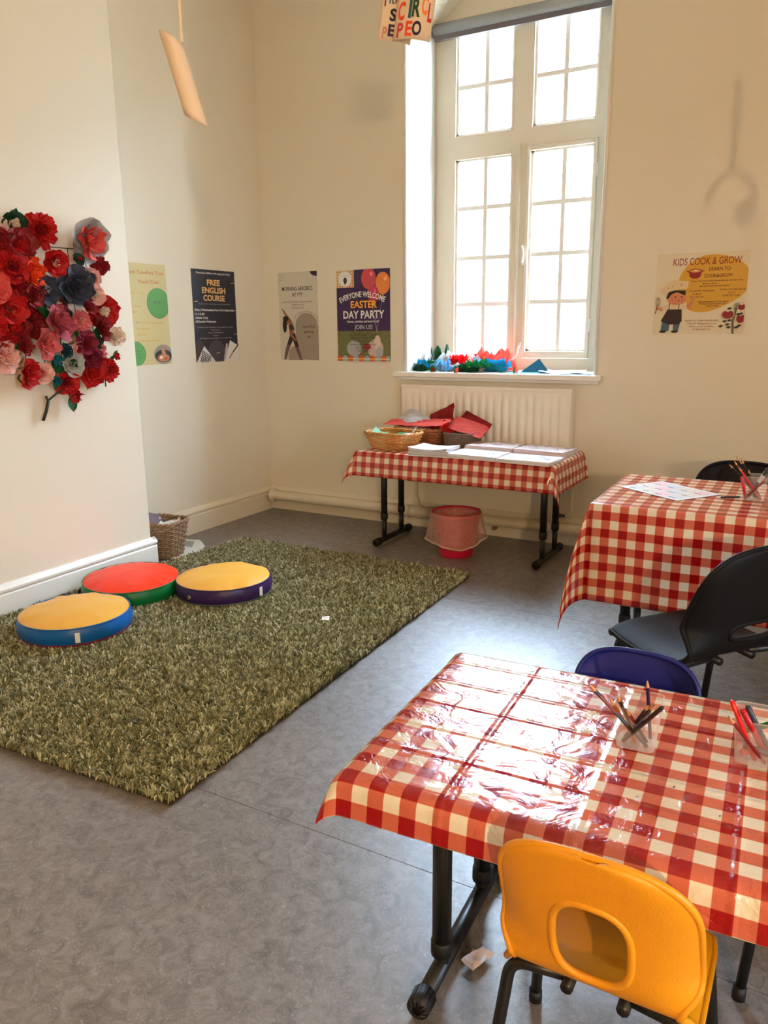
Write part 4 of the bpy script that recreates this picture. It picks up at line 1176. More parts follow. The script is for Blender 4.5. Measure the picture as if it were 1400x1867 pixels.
# the little chef
HAT = ink('chef hat cream', (226, 196, 150)); SK2 = ink('tan skin', (206, 128, 84)); AP = ink('apron brown', (48, 26, 28)); JN = ink('denim', (74, 98, 112))
p.poly([(.105, .80), (.20, .81), (.18, .965), (.09, .955)], JN); p.poly([(.235, .81), (.32, .80), (.29, .965), (.23, .965)], JN)
for x in (.115, .25): p.ell(x, .97, .04, .016, BK)
p.poly([(.14, .63), (.06, .655), (.04, .70), (.13, .70), (.17, .72)], ink('shirt', (222, 196, 156))); p.poly([(.30, .63), (.36, .60), (.38, .68), (.32, .72)], ink('shirt', (222, 196, 156)))
p.poly([(.155, .62), (.31, .62), (.34, .74), (.33, .80), (.12, .80)], ink('shirt', (222, 196, 156)))
p.poly([(.36, .65), (.40, .60), (.425, .535), (.455, .53), (.455, .57), (.42, .655), (.385, .69)], SK2); p.poly([(.02, .645), (.10, .68), (.09, .715), (.02, .685)], SK2)
p.poly([(.155, .69), (.315, .69), (.325, .84), (.28, .885), (.16, .875), (.085, .835)], AP)
for x in (.175, .285): p.line([(x, .60), (x - .006, .70)], AP, .004)
p.ell(.245, .55, .105, .085, SK2); p.poly([(.13, .55), (.15, .48), (.20, .45), (.345, .46), (.345, .52), (.25, .475), (.19, .50), (.15, .56)], BK)
p.poly([(.10, .49), (.06, .46), (.07, .41), (.115, .405), (.13, .35), (.20, .325), (.30, .335), (.375, .345), (.365, .44), (.25, .445), (.16, .47), (.13, .51)], HAT)
for a, b in (((.15, .43), (.135, .41)), ((.20, .415), (.19, .395)), ((.29, .40), (.295, .37))): p.line([a, b], BK, .002)
for x in (.235, .305): p.ell(x, .535, .008, .011, BK, 10)
p.line([(.255, .575), (.275, .583), (.295, .573)], RD, .003); p.ell(.195, .57, .014, .011, ink('blush', (206, 96, 70)), 10); p.ell(.315, .57, .012, .011, ink('blush', (206, 96, 70)), 10)
p.line([(.015, .74), (.035, .66)], AP, .004)
for r in (.010, .024): p.line([(.04 + r * math.cos(2 * math.pi * i / 16), .595 - .055 * math.sin(2 * math.pi * i / 16)) for i in range(17)], AP, .0018)
# tomato plant
VN = ink('vine grey green', (104, 108, 84)); LF = ink('leaf black green', (40, 48, 44)); TO = ink('tomato red', (138, 20, 32))
p.line([(.895, 1.0), (.885, .85), (.905, .72), (.93, .63)], VN, .011)
for i in range(12):
    x, y = .88 + (i % 3) * .035, .62 + (i // 3) * .02; p.line([(x, y + .03), (x + .03, y)], VN, .003)
for x, y, rx, ry in ((.825, .765, .065, .052), (.965, .675, .04, .038), (.965, .815, .045, .055)):
    p.ell(x, y, rx * 1.1, ry * 1.12, ink('cream', (232, 214, 180))); p.ell(x, y, rx, ry, TO)
    p.poly([(x - .03, y - ry * .95), (x, y - ry * .55), (x + .03, y - ry * .95), (x + .01, y - ry * 1.05), (x - .01, y - ry * 1.05)], ink('cream', (232, 214, 180)))
for x, y in ((.80, .845), (.85, .835), (.76, .905), (.845, .92), (.93, .92), (.965, .755), (.94, .76), (.84, .69), (.955, .90), (.83, .885)):
    p.poly([(x - .03, y + .008), (x - .005, y - .014), (x + .03, y - .006), (x + .004, y + .018)], LF, 'printed_leaf')
# ------------------------------------------------------------------ paper flowers
def crepe(n, c): return mat('crepe ' + n, c, rough=.62, var=.10, scale=30, bump=.12, bscale=160, trans=.18)
FC = {'red': (196, 14, 14), 'deep': (140, 6, 14), 'orange': (238, 72, 10), 'pink': (230, 116, 118), 'coral': (226, 84, 74), 'cream': (238, 214, 190), 'slate': (66, 70, 88), 'teal': (12, 118, 136),
      'green': (20, 92, 44), 'wine': (132, 14, 50), 'rose': (186, 76, 92), 'grey': (196, 190, 182), 'blush': (244, 190, 176), 'dkteal': (20, 62, 70), 'dkgreen': (18, 58, 34)}
def petals(mb, R, rings, rng, ruffle=.12, pointed=False, width=1.0, z0=0.0):
    """rings: (count, reach, elevation at base, elevation at tip) in radians from the wall plane"""
    for n, reach, e0, e1 in rings:
        off = rng.uniform(0, 6.28)
        for i in range(n):
            a = off + 2 * math.pi * i / n + rng.uniform(-.18, .18)
            Lp = R * reach * rng.uniform(.85, 1.12); W = Lp * width * rng.uniform(.75, 1.0) * min(1.2, 4.2 / n + .25)
            ph = rng.uniform(0, 6.28); ee0, ee1 = e0 + rng.uniform(-.15, .15), e1 + rng.uniform(-.25, .25)
            ca, sa = math.cos(a), math.sin(a)
            NS, NT = 5, 6
            vs = []
            for s_ in range(NS + 1):
                s = s_ / NS
                # integrate the curve of the petal
                r = z = 0
                K = 8
                for k in range(K):
                    e = ee0 + (ee1 - ee0) * (s * (k + .5) / K)
                    r += math.cos(e) * Lp * s / K; z += math.sin(e) * Lp * s / K
                wd = W * (math.sin(math.pi * min(1, .12 + s * (.88 if pointed else .62))) ** (.8 if not pointed else .7))
                for t_ in range(NT + 1):
                    t = -1 + 2 * t_ / NT
                    cup = .22 * W * t * t * (1 - .3 * s)
                    rf = ruffle * R * s * s * math.sin(4.5 * t + ph) * .5
                    x, y = r - .10 * W * t * t * (s ** 2), t * wd * .5
                    vs.append((x * ca - y * sa, x * sa + y * ca, z0 + z + cup + rf))
            mb.add(vs, [(j * (NT + 1) + i2, j * (NT + 1) + i2 + 1, (j + 1) * (NT + 1) + i2 + 1, (j + 1) * (NT + 1) + i2) for j in range(NS) for i2 in range(NT)])
RINGS = {'rose': [(5, 1.0, .15, .35), (5, .85, .5, .8), (4, .65, .9, 1.15), (3, .45, 1.2, 1.4)],
         'pom': [(9, 1.0, .0, .25), (8, .9, .35, .6), (6, .7, .7, 1.0), (5, .45, 1.1, 1.35)],
         'open': [(5, 1.0, .1, .35), (4, .7, .5, .9)],
         'bud': [(4, .9, .9, 1.5), (3, .7, 1.1, 1.6)],
         'leaf': [(5, 1.0, .05, .2), (4, .7, .4, .5)]}
def to_wall(y, z, depth, R, tilt=(0, 0)):
    """local z of a flower points out of the chimney breast (+X)"""
    return Matrix.Translation((depth, y, z)) @ Matrix.Rotation(math.radians(90) + tilt[0], 4, 'Y') @ Matrix.Rotation(tilt[1], 4, 'X')
disp = thing('flower_display', 'wall hanging of red, pink and dark crepe paper flowers on the chimney breast', 'wall decoration', (XC, 2.5, 1.38))
# (y, z, radius, kind, petal colour, centre colour)
FLW = [(2.405, 1.80, .057, 'leaf', 'dkgreen', 'cream'), (2.522, 1.779, .076, 'pom', 'red', 'deep'), (2.806, 1.763, .080, 'rose', 'coral', 'rose'), (2.391, 1.70, .076, 'open', 'deep', 'red'),
 (2.571, 1.645, .058, 'rose', 'red', 'cream'), (2.347, 1.609, .070, 'open', 'red', 'deep'), (2.443, 1.592, .074, 'rose', 'orange', 'orange'), (2.868, 1.645, .043, 'pom', 'deep', 'red'),
 (2.801, 1.586, .060, 'open', 'blush', 'rose'), (2.516, 1.52, .068, 'rose', 'slate', 'grey'), (2.679, 1.538, .085, 'rose', 'slate', 'slate'), (2.80, 1.50, .050, 'open', 'blush', 'cream'),
 (2.316, 1.429, .078, 'rose', 'red', 'coral'), (2.855, 1.431, .090, 'open', 'red', 'cream'), (2.585, 1.439, .057, 'open', 'wine', 'cream'), (2.546, 1.361, .078, 'rose', 'rose', 'rose'),
 (2.698, 1.38, .047, 'pom', 'pink', 'blush'), (2.678, 1.343, .042, 'bud', 'pink', 'pink'), (2.82, 1.335, .062, 'rose', 'deep', 'deep'), (2.898, 1.296, .044, 'rose', 'cream', 'cream'),
 (2.336, 1.339, .070, 'open', 'deep', 'red'), (2.44, 1.361, .060, 'rose', 'deep', 'wine'), (2.485, 1.272, .068, 'rose', 'pink', 'red'), (2.275, 1.22, .080, 'rose', 'blush', 'pink'),
 (2.366, 1.263, .040, 'rose', 'deep', 'deep'), (2.715, 1.267, .058, 'open', 'wine', 'deep'), (2.665, 1.237, .042, 'open', 'blush', 'red'), (2.807, 1.227, .050, 'pom', 'pink', 'blush'),
 (2.589, 1.233, .040, 'leaf', 'dkteal', 'dkteal'), (2.525, 1.199, .042, 'bud', 'teal', 'teal'), (2.626, 1.17, .060, 'rose', 'grey', 'green'), (2.377, 1.14, .064, 'rose', 'red', 'deep'),
 (2.46, 1.135, .045, 'rose', 'blush', 'coral'), (2.527, 1.095, .036, 'bud', 'teal', 'green'), (2.745, 1.12, .074, 'open', 'red', 'red'), (2.846, 1.134, .058, 'pom', 'red', 'deep'),
 (2.895, 1.198, .030, 'bud', 'red', 'green'), (2.60, 1.084, .055, 'open', 'red', 'deep'), (2.622, 1.013, .056, 'bud', 'red', 'blush'), (2.343, 1.767, .045, 'open', 'cream', 'blush'),
 (2.433, 1.67, .042, 'leaf', 'green', 'dkgreen'), (2.733, 1.667, .030, 'leaf', 'dkgreen', 'red'), (2.362, 1.532, .060, 'rose', 'deep', 'red'), (2.443, 1.489, .056, 'open', 'deep', 'deep'),
 (2.305, 1.299, .042, 'pom', 'red', 'red'), (2.746, 1.197, .050, 'rose', 'wine', 'rose'), (2.277, 1.654, .070, 'rose', 'red', 'red'), (2.24, 1.516, .070, 'rose', 'coral', 'red'), (2.227, 1.378, .070, 'pom', 'red', 'red'),
 (2.226, 1.278, .057, 'open', 'deep', 'pink'), (2.226, 1.591, .057, 'open', 'red', 'cream'), (2.286, 1.719, .057, 'rose', 'deep', 'deep'), (2.614, 1.494, .038, 'leaf', 'dkgreen', 'green'),
 (2.737, 1.448, .050, 'open', 'deep', 'wine'), (2.40, 1.413, .055, 'rose', 'deep', 'deep'), (2.66, 1.60, .034, 'leaf', 'dkgreen', 'dkgreen'), (2.62, 1.40, .045, 'leaf', 'dkgreen', 'dkgreen'), (2.79, 1.28, .040, 'leaf', 'dkgreen', 'dkgreen')]
for q, (y, z, R, kind, c, cc) in enumerate(FLW):
    rng = random.Random(100 + q)
    R *= 1.14
    dep = .045 + rng.uniform(-.012, .03)
    mm = to_wall(y - 2.5, z - 1.38, dep, R, (rng.uniform(-.35, .35), rng.uniform(-.4, .4)))
    b = MB(mm); petals(b, R, RINGS[kind], rng, ruffle=.22 if kind in ('rose', 'pom') else .14, pointed=kind in ('leaf', 'open') and q % 2 == 0, width=1.25 if kind != 'pom' else .9)
    fo = b.build('paper_flower', crepe(c, FC[c]), disp, solid=.0008, fix=False)
    b = MB(mm); petals(b, R * .42, [(5, 1.0, .7, 1.2), (3, .7, 1.1, 1.5)], rng, ruffle=.3, width=1.4, z0=R * .08)
    b.build('flower_center', crepe(cc, FC[cc]), fo, solid=.0008, fix=False)
    if q % 3 == 0 or kind == 'bud':
        b = MB(mm); petals(b, R * 1.25, [(2, 1.0, -.1, .1)], rng, ruffle=.1, pointed=True, width=.55, z0=-.006)
        b.build('leaf', crepe('green', FC['green']), fo, solid=.0008, fix=False)
# grey net wrapped behind the upper right rose, white paper triangle
b = MB(to_wall(.31, .385, .038, .1, (.2, .1))); petals(b, .105, [(4, 1.0, .15, .5)], random.Random(5), ruffle=.1, width=1.3)
b.build('net_wrap', mat('grey net', (150, 146, 146), rough=.7, alpha=.85), disp, fix=False)
# wire frame and thorn twig
wf = MB()
WIRE = mat('black wire', (30, 26, 26), rough=.5)
for y in (-.30, -.20, -.10, 0, .10, .20, .30): wf.tube([(.022, y, -.24), (.024, y + .01, .0), (.022, y, .34)], .0022, 5)
for z in (-.22, -.12, .0, .12, .22, .33): wf.tube([(.026, -.34, z), (.026, .33, z + .01)], .0022, 5)
wf.build('wire_frame', WIRE, disp)
TWIG = mat('dark green tape', (34, 42, 34), rough=.6)
tw = MB().tube([(.02, -.038, -.472), (.03, -.022, -.425), (.035, -.008, -.376)], .0075, 8).tube([(.035, -.008, -.376), (.035, -.020, -.355)], .006, 8)
tw.tube([(.035, -.008, -.376), (.04, .04, -.345), (.045, .075, -.335), (.045, .078, -.30)], .005, 8)
tw.build('stem_twig', TWIG, disp, smooth=True)
st = MB().tube([(.035, -.145, -.245), (.03, -.155, -.262), (.028, -.135, -.285)], .004, 6).tube([(.035, .345, -.25), (.03, .350, -.335)], .0035, 6)
st.build('stem_twig', TWIG, disp, smooth=True)

# ------------------------------------------------------------------ tissue crafts on the window sill
SZ = 1.0455
def crumple(label, loc, R, hgt, m, seed, stretch=(1, 1), fold=5, name='tissue_paper', cat='tissue paper'):
    """a loosely scrunched sheet of tissue: overlapping ruffled lobes"""
    rng = random.Random(seed); R *= 1.12
    b = MB(); petals(b, R, [(fold + 2, 1.15, .05, .5), (fold + 1, 1.0, .45, 1.0), (fold, .95, .9, 1.5), (3, .8, 1.3, 1.7)], rng, ruffle=.55, width=1.7)
    zs = [p[2] for p in b.v]; top = max(zs); o3 = Vector((seed * 3.1, seed * 1.7, 0))
    out = []
    for x, y, z in b.v:
        n = noise.noise(Vector((x, y, z)) * 38 + o3) * R * .16
        out.append((x * stretch[0] + n, y * stretch[1] - n, max(.0012, z * hgt / top * 1.15 + n * .8)))
    b.v = out
    o = b.build(name, m, solid=.0007, fix=False)
    o.location = loc; o.rotation_euler = (0, 0, rng.uniform(-.3, .3))
    return tag(o, label, cat, 'tissue crafts on the window sill')
def sill_flower(label, loc, R, m, mc, seed, kind='pom', rot=(0, 0, 0)):
    t = thing('tissue_flower', label, 'paper flower', loc, rot, 'tissue crafts on the window sill')
    rng = random.Random(seed)
    b = MB(); petals(b, R, RINGS[kind], rng, ruffle=.3, width=1.3, z0=R * .12)
    b.v = [(x, y, max(.001, z)) if rot == (0, 0, 0) else (x, y, z) for x, y, z in b.v]
    b.build('petals', m, t, solid=.0008, fix=False)
    b = MB(); petals(b, R * .45, [(4, 1, .8, 1.3)], rng, ruffle=.3, width=1.4, z0=R * .3); b.build('flower_center', mc, t, solid=.0008, fix=False)
    return t
def rosebud(label, loc, m, rz, seed, L=.06):
    t = thing('rosebud', label, 'paper flower', loc, (0, 0, rz), 'tissue crafts on the window sill')
    rng = random.Random(seed)
    mm = Matrix.Translation((L, 0, .016)) @ Matrix.Rotation(math.radians(90), 4, 'Y')
    b = MB(mm); petals(b, .022, RINGS['bud'], rng, ruffle=.25, width=1.5); b.build('bud', m, t, solid=.0012, fix=False)
    b = MB(mm); petals(b, .030, [(4, 1, .6, .3)], rng, ruffle=.3, pointed=True, width=.8, z0=-.008); b.build('sepals', GRN, t, solid=.0008, fix=False)
    MB().tube([(L, 0, .014), (L * .5, .004, .008), (0, 0, .005)], .003, 6).build('stem', mat('green tape', (20, 84, 46)), t, smooth=True)
    return t
crumple('dark green tissue standing at the back left of the window sill', (-2.33, 4.93, SZ), .060, .145, DGRN, 3, (1, .6), 3)
crumple('white tissue sheet crumpled beside the dark green tissue', (-2.265, 4.90, SZ), .075, .115, WHT, 5, (1.1, .6), 3)
sill_flower('bright red tissue pom on the left half of the sill', (-2.165, 4.86, SZ + .035), .082, REDT, CORAL, 7, 'pom')
sill_flower('red tissue flower perched highest in the middle of the sill', (-2.03, 4.93, SZ + .085), .058, tissue('red coral tissue', (232, 60, 50)), REDT, 8, 'open')
crumple('large salmon pink tissue clump in the middle of the sill', (-1.925, 4.88, SZ), .095, .130, PINKT, 9, (1.2, .7), 4)
crumple('coral tissue tail right of the salmon pink clump', (-1.85, 4.84, SZ), .055, .075, CORAL, 10, (1.2, .6), 3)
crumple('cyan tissue at the far left end of the sill', (-2.385, 4.78, SZ), .048, .075, CYAN, 11, (1, .7), 4)
crumple('pale blue tissue behind the green leaf at the left of the sill', (-2.32, 4.82, SZ), .055, .075, SKY, 12, (1, .7), 4)
sill_flower('small green tissue flower on the pale blue tissue', (-2.305, 4.74, SZ + .045), .034, GRN, WHT, 13, 'pom')
crumple('dark green crumpled leaf at the left front of the sill', (-2.36, 4.68, SZ), .040, .050, DGRN, 14, (1.2, .7), 3)
crumple('pale blue tissue wrapped round a red bud at the front of the sill', (-2.215, 4.71, SZ), .052, .080, SKY, 15, (1, .6), 3)
rosebud('red rosebud in green leaves in front of the pale blue tissue', (-2.255, 4.655, SZ), REDT, math.radians(-70), 16, .03)
crumple('blue tissue knot behind the white strip', (-2.045, 4.90, SZ + .03), .036, .062, CYAN, 17, (1, .7), 3)
crumple('pinkish white tissue tuft below the perched red flower', (-1.995, 4.85, SZ + .02), .046, .080, tissue('pinkish white tissue', (240, 216, 222)), 18, (1, .7), 3)
crumple('long white tissue strip across the middle of the sill', (-2.08, 4.755, SZ), .080, .062, WHT, 19, (1.5, .35), 2)
rosebud('dark red rosebud under the white strip', (-2.13, 4.66, SZ), CRIM, math.radians(5), 20, .045)
rosebud('pink rosebud with a green stem at the front middle of the sill', (-2.14, 4.622, SZ), PINKT, math.radians(-5), 21, .055)
sill_flower('large leafy green tissue flower at the front of the sill', (-1.965, 4.71, SZ + .022), .078, GRN, SKY, 22, 'pom')
crumple('dark green tissue tucked under the leafy green flower', (-2.04, 4.69, SZ), .045, .060, DGRN, 23, (1.4, .6), 3)
crumple('cyan tissue streamer right of the leafy green flower', (-1.865, 4.755, SZ), .062, .080, CYAN, 24, (1.4, .45), 3)
rosebud('tiny rosebud on a green stem, rightmost on the sill', (-1.80, 4.66, SZ), PINKT, math.radians(-4), 25, .10)
# teal card and papers on the right half of the sill
def tent(label, loc, rz, w, d, h, m):
    b = MB().add([(-w / 2, -d / 2, .001), (w / 2, -d / 2, .001), (0, 0, h), (0, d, .001), (-w * .3, d * .4, h * .35)], [(0, 1, 2), (2, 1, 3), (0, 2, 4), (2, 3, 4)])
    o = b.build('folded_card', m, solid=.001); o.location = loc; o.rotation_euler = (0, 0, rz)
    return tag(o, label, 'card')
tent('teal card folded into a peak on the right of the sill', (-1.59, 4.80, SZ), math.radians(-6), .20, .12, .085, TEAL)
sheet('paper_sheet', 'flat aqua paper under the teal card on the sill', 'paper', (-1.63, 4.73, SZ + .002), (0, 0, .1), .26, .15, AQUA, seed=41, crumple=.001)
sheet('paper_sheet', 'white paper curling at the right end of the sill', 'paper', (-1.42, 4.76, SZ + .008), (0, 0, -.1), .26, .17, PAPER, seed=42, crumple=.006, curl=.03)
sheet('paper_sheet', 'grey-blue paper under the white paper at the right end of the sill', 'paper', (-1.355, 4.72, SZ + .003), (0, 0, .12), .24, .16, mat('grey blue paper', (176, 196, 214), rough=.7), seed=43, crumple=.001)

# ------------------------------------------------------------------ pencil pots
CLR = clear_mat('frosted clear plastic', (236, 222, 214), .15, .3)
def pot(label, loc, rz, b0=.035, b1=.042, h=.086):
    t = thing('pencil_pot', label, 'pot', loc, (0, 0, rz), 'square clear pencil pots')
    def wall(u, v):
        a = 2 * math.pi * u; k = b0 + (b1 - b0) * v
        c, s = math.cos(a), math.sin(a); p = .28
        return (k * math.copysign(abs(c) ** p, c), k * math.copysign(abs(s) ** p, s), h * v + .002)
    MB().grid(wall, 48, 4, cu=True).build('pot_wall', CLR, t, smooth=True, fix=False)
    MB().prism([wall(i / 48, 0)[:2] for i in range(48)], 0, .002).build('pot_base', CLR, t)
    MB().tube([(*wall(i / 48, 1)[:2], h + .002) for i in range(48)], .0016, 6, closed=True).build('pot_rim', CLR, t, smooth=True)
    return t
def pencil(label, base, tip, rgb, group, cat='pencil', r=.0036, sharp=True, band=None, wood=(206, 150, 100)):
    b0, b1 = Vector(base), Vector(tip); d = (b1 - b0); L = d.length; d.normalize()
    t = thing('pencil' if cat == 'pencil' else 'felt_pen', label, cat, base, d.to_track_quat('Z', 'Y').to_euler(), group)
    cm = mat('barrel %d %d %d' % rgb, rgb, rough=.3, var=.05)
    n = 6 if cat == 'pencil' else 12
    tl = .022 if sharp else .0
    MB().tube([(0, 0, 0), (0, 0, L - tl)], r, n).build('barrel', cm, t, smooth=cat != 'pencil')
    if sharp:
        MB().tube([(0, 0, L - tl), (0, 0, L - .006)], [r, r * .30], n, cap=False).build('sharpened_wood', mat('pencil wood %d' % wood[0], wood, rough=.7), t)
        MB().tube([(0, 0, L - .006), (0, 0, L)], [r * .30, r * .05], n).build('lead', cm if sum(rgb) > 150 else mat('graphite', (40, 36, 36)), t)
    else:
        MB().tube([(0, 0, L), (0, 0, L + .003)], [r, r * .7], n).build('end_plug', cm, t, smooth=True)
    if band:
        MB().tube([(0, 0, L * .55), (0, 0, L * .80)], r * 1.03, n).build('coloured_band', mat('barrel %d %d %d' % band, band, rough=.3), t)
    return t
NZ = .5445
n0 = (-.25, 1.425)
pot('clear square pot of sharpened pencils on the nearest table', (n0[0], n0[1], NZ), math.radians(4))
G1 = 'pencils in the left pot of the nearest table'
zb = NZ + .005
pencil('long brown banded pencil leaning far left out of the near pot', (-.228, 1.408, zb), (-.327, 1.333, .69), (40, 28, 26), G1, band=(124, 54, 22))
pencil('ochre pencil at the left rim of the near pot', (-.25, 1.415, zb), (-.291, 1.35, .663), (166, 86, 20), G1)
pencil('black pencil standing second from left in the near pot', (-.258, 1.443, zb), (-.28, 1.359, .667), (26, 24, 28), G1)
pencil('navy pencil standing tallest and upright in the near pot', (-.228, 1.443, zb), (-.232, 1.383, .699), (26, 22, 66), G1)
pencil('short red and black pencil low in the middle of the near pot', (-.232, 1.425, zb), (-.264, 1.365, .64), (28, 24, 30), G1, band=(150, 12, 40))
pencil('dark pencil leaning right, first of three, in the near pot', (-.272, 1.425, zb), (-.217, 1.342, .67), (34, 22, 26), G1)
pencil('dark pencil leaning right, middle of three, in the near pot', (-.268, 1.443, zb), (-.21, 1.350, .667), (40, 24, 26), G1)
pencil('black blunt pencil leaning furthest right in the near pot', (-.272, 1.408, zb), (-.196, 1.339, .669), (24, 24, 24), G1, sharp=False, r=.0042)
n1 = (-.045, 1.472)
pot('clear square pot of felt pens at the right edge of the nearest table', (n1[0], n1[1], NZ), math.radians(4))
G2 = 'pens in the right pot of the nearest table'
pencil('bright red pen standing tallest in the right pot', (-.045, 1.455, zb), (-.088, 1.399, .679), (214, 20, 12), G2, 'felt pen', .0045, False)
pencil('dark red pencil with a black point in the right pot', (-.028, 1.450, zb), (-.091, 1.368, .667), (116, 10, 22), G2)
pencil('thick crimson pen in the right pot', (-.028, 1.482, zb), (-.07, 1.403, .665), (170, 6, 22), G2, 'felt pen', .0055, False)
pencil('dark blue grey pen beside the crimson pen', (-.020, 1.490, zb), (-.063, 1.411, .67), (36, 56, 74), G2, 'felt pen', .0048, False)
pencil('green crayon lying in the right pot at the picture edge', (-.070, 1.500, zb + .03), (-.018, 1.455, .63), (10, 100, 50), G2, 'felt pen', .006, False)
pencil('pink crayon end at the bottom of the right pot', (-.068, 1.452, zb + .008), (-.02, 1.49, zb + .02), (200, 90, 100), G2, 'felt pen', .006, False)
pencil('dark purple crayon at the bottom of the right pot', (-.066, 1.462, zb + .02), (-.02, 1.455, zb + .016), (60, 30, 52), G2, 'felt pen', .006, False)
MZ = .7045
m0 = (-.193, 3.09)
pot('clear square pot of crayons and pencils on the taller table', (m0[0], m0[1], MZ), math.radians(2))
G3 = 'pencils in the pot on the taller table'
zb = MZ + .005
pencil('thin black pencil leaning furthest left in the far pot', (-.176, 3.108, zb), (-.285, 3.054, .836), (30, 28, 30), G3)
pencil('brown pencil leaning left in the far pot', (-.176, 3.083, zb), (-.268, 3.039, .853), (104, 48, 36), G3)
pencil('black pencil reaching highest in the far pot', (-.186, 3.10, zb), (-.266, 3.076, .864), (22, 22, 24), G3)
pencil('black pencil with ochre point behind the highest one in the far pot', (-.176, 3.11, zb), (-.253, 3.067, .854), (26, 28, 26), G3)
pencil('dark pencil with ochre point, rightmost of the bunch in the far pot', (-.170, 3.09, zb), (-.245, 3.053, .859), (30, 26, 24), G3)
pencil('pink crayon at the left rim of the far pot', (-.218, 3.068, zb), (-.234, 3.028, .792), (186, 40, 70), G3, 'felt pen', .006, False)
pencil('red pencil slanting across the far pot', (-.167, 3.068, zb), (-.249, 3.015, .835), (206, 40, 50), G3)
pencil('dark green pencil leaning back in the far pot', (-.193, 3.11, zb), (-.216, 3.032, .826), (30, 52, 30), G3)
pencil('white-tipped green pen leaning right in the far pot', (-.213, 3.108, zb), (-.152, 3.014, .832), (40, 60, 40), G3, 'felt pen', .006, False, band=(226, 228, 226))
pencil('maroon pencil slanting right across the far pot', (-.222, 3.068, zb), (-.147, 2.985, .805), (130, 50, 56), G3)
pencil('black marker lying on the gingham cloth left of the far pot', (-.300, 3.050, MZ + .004), (-.242, 3.085, MZ + .004), (24, 26, 24), 'loose pens on the taller table', 'felt pen', .004, False)
pencil('black marker lying on the gingham cloth right of the far pot', (-.140, 3.06, MZ + .004), (-.05, 3.10, MZ + .004), (16, 16, 16), 'loose pens on the taller table', 'felt pen', .005, False)
# worksheet
ws = thing('worksheet', 'printed worksheet lying across the corner of the taller table', 'paper', (-.493, 3.115, MZ), (0, 0, math.radians(-35)))
MB().box(-.148, .148, -.112, .112, -.0004, .0006).build('sheet', mat('worksheet paper', (236, 232, 230), rough=.6, var=.02), ws)
for i in range(4):
    for j in range(3):
        x, y = -.135 + i * .068, -.095 + j * .066
        MB().box(x, x + .060, y, y + .056, .0006, .0009).build('printed_box', mat(['box grey', 'box cream', 'box pink'][(i + j) % 3], [(214, 212, 216), (226, 214, 198), (236, 196, 198)][(i + j) % 3], rough=.7), ws)
        MB().box(x + .014, x + .046, y + .006, y + .013, .0009, .0011).build('printed_caption', mat('caption grey', (120, 118, 126), rough=.7), ws)
random.seed(21)
specks = [(-.30, 1.20), (-.21, 1.24), (-.26, 1.52), (-.10, 1.33), (-.16, 1.30), (-.08, 1.25), (-.17, 1.20), (-.33, 1.585), (-.12, 1.17)]
for i, (x, y) in enumerate(specks):
    o = MB().add([(-.004, 0, .0004), (0, -.0016, .0004), (.005, 0, .0004), (0, .0018, .0012)], [(0, 1, 3), (1, 2, 3), (2, 0, 3), (0, 2, 1)]).build('pencil_shaving', mat('shaving dark', (60, 34, 30)))
    o.location = (x, y, NZ - .0006); o.rotation_euler = (0, 0, random.uniform(0, 6)); tag(o, 'tiny dark pencil shaving on the shiny gingham cloth', 'shaving', 'pencil shavings on the nearest table')

# ------------------------------------------------------------------ things hanging from the ceiling
CARD = mat('cream card', (240, 216, 184), rough=.6, var=.04, trans=.15)
def bend_pt(x, y, R, w):
    a = x / R
    return (R * math.sin(a), R - R * math.cos(a), y)
lan = thing('lettered_lantern', 'hanging cream paper cards painted with colourful capital letters', 'hanging decoration', (-1.285, 2.47, 2.300), (math.radians(-4), math.radians(8), math.radians(24)))
LC = {'mar': (132, 24, 52), 'teal': (46, 98, 108), 'grn': (14, 66, 36), 'ora': (236, 130, 24), 'navy': (20, 18, 58), 'red': (232, 66, 22), 'pnk': (200, 52, 66), 'pur': (66, 26, 66), 'yel': (236, 168, 40), 'crim': (186, 24, 32), 'out': (196, 130, 110)}
def card(ox, oy, oz, w, h, R, rows, rotz):
    mm = Matrix.Translation((ox, oy, oz)) @ Matrix.Rotation(rotz, 4, 'Z')
    cc = MB(mm).grid(lambda u, v: bend_pt((u - .5) * w, (v - .5) * h, R, w), 12, 4).build('paper_card', CARD, lan, smooth=True, solid=.001)
    k = 0
    for cy, hh, letters in rows:
        for ch, cx, ww, c, dy in letters:
            v, f = glyphs(ch, .035)
            xs = [p[0] for p in v]; ys = [p[1] for p in v]; x0, x1, y0, y1 = min(xs), max(xs), min(ys), max(ys)
            pts = []
            for x, y in v:
                X = ((x - x0) / (x1 - x0) - .5) * ww + cx; Y = ((y - y0) / (y1 - y0) - .5) * hh + cy + dy
                p = bend_pt(X, Y, R, w); pts.append((p[0], p[1] - .0016, p[2]))
            MB(mm).add(pts, f).build('painted_letter', mat('paint ' + c, LC[c], rough=.6), cc, fix=False)
card(.012, -.012, .0, .128, .150, .12,
     [(.014, .056, [('C', -.042, .026, 'red', -.006), ('I', -.012, .010, 'teal', .0), ('R', .008, .026, 'grn', .004), ('C', .034, .020, 'ora', .012), ('L', .053, .014, 'crim', -.006)]),
      (-.044, .044, [('P', -.040, .022, 'pnk', -.004), ('E', -.010, .022, 'red', .0), ('O', .016, .030, 'navy', .002)])], math.radians(-8))
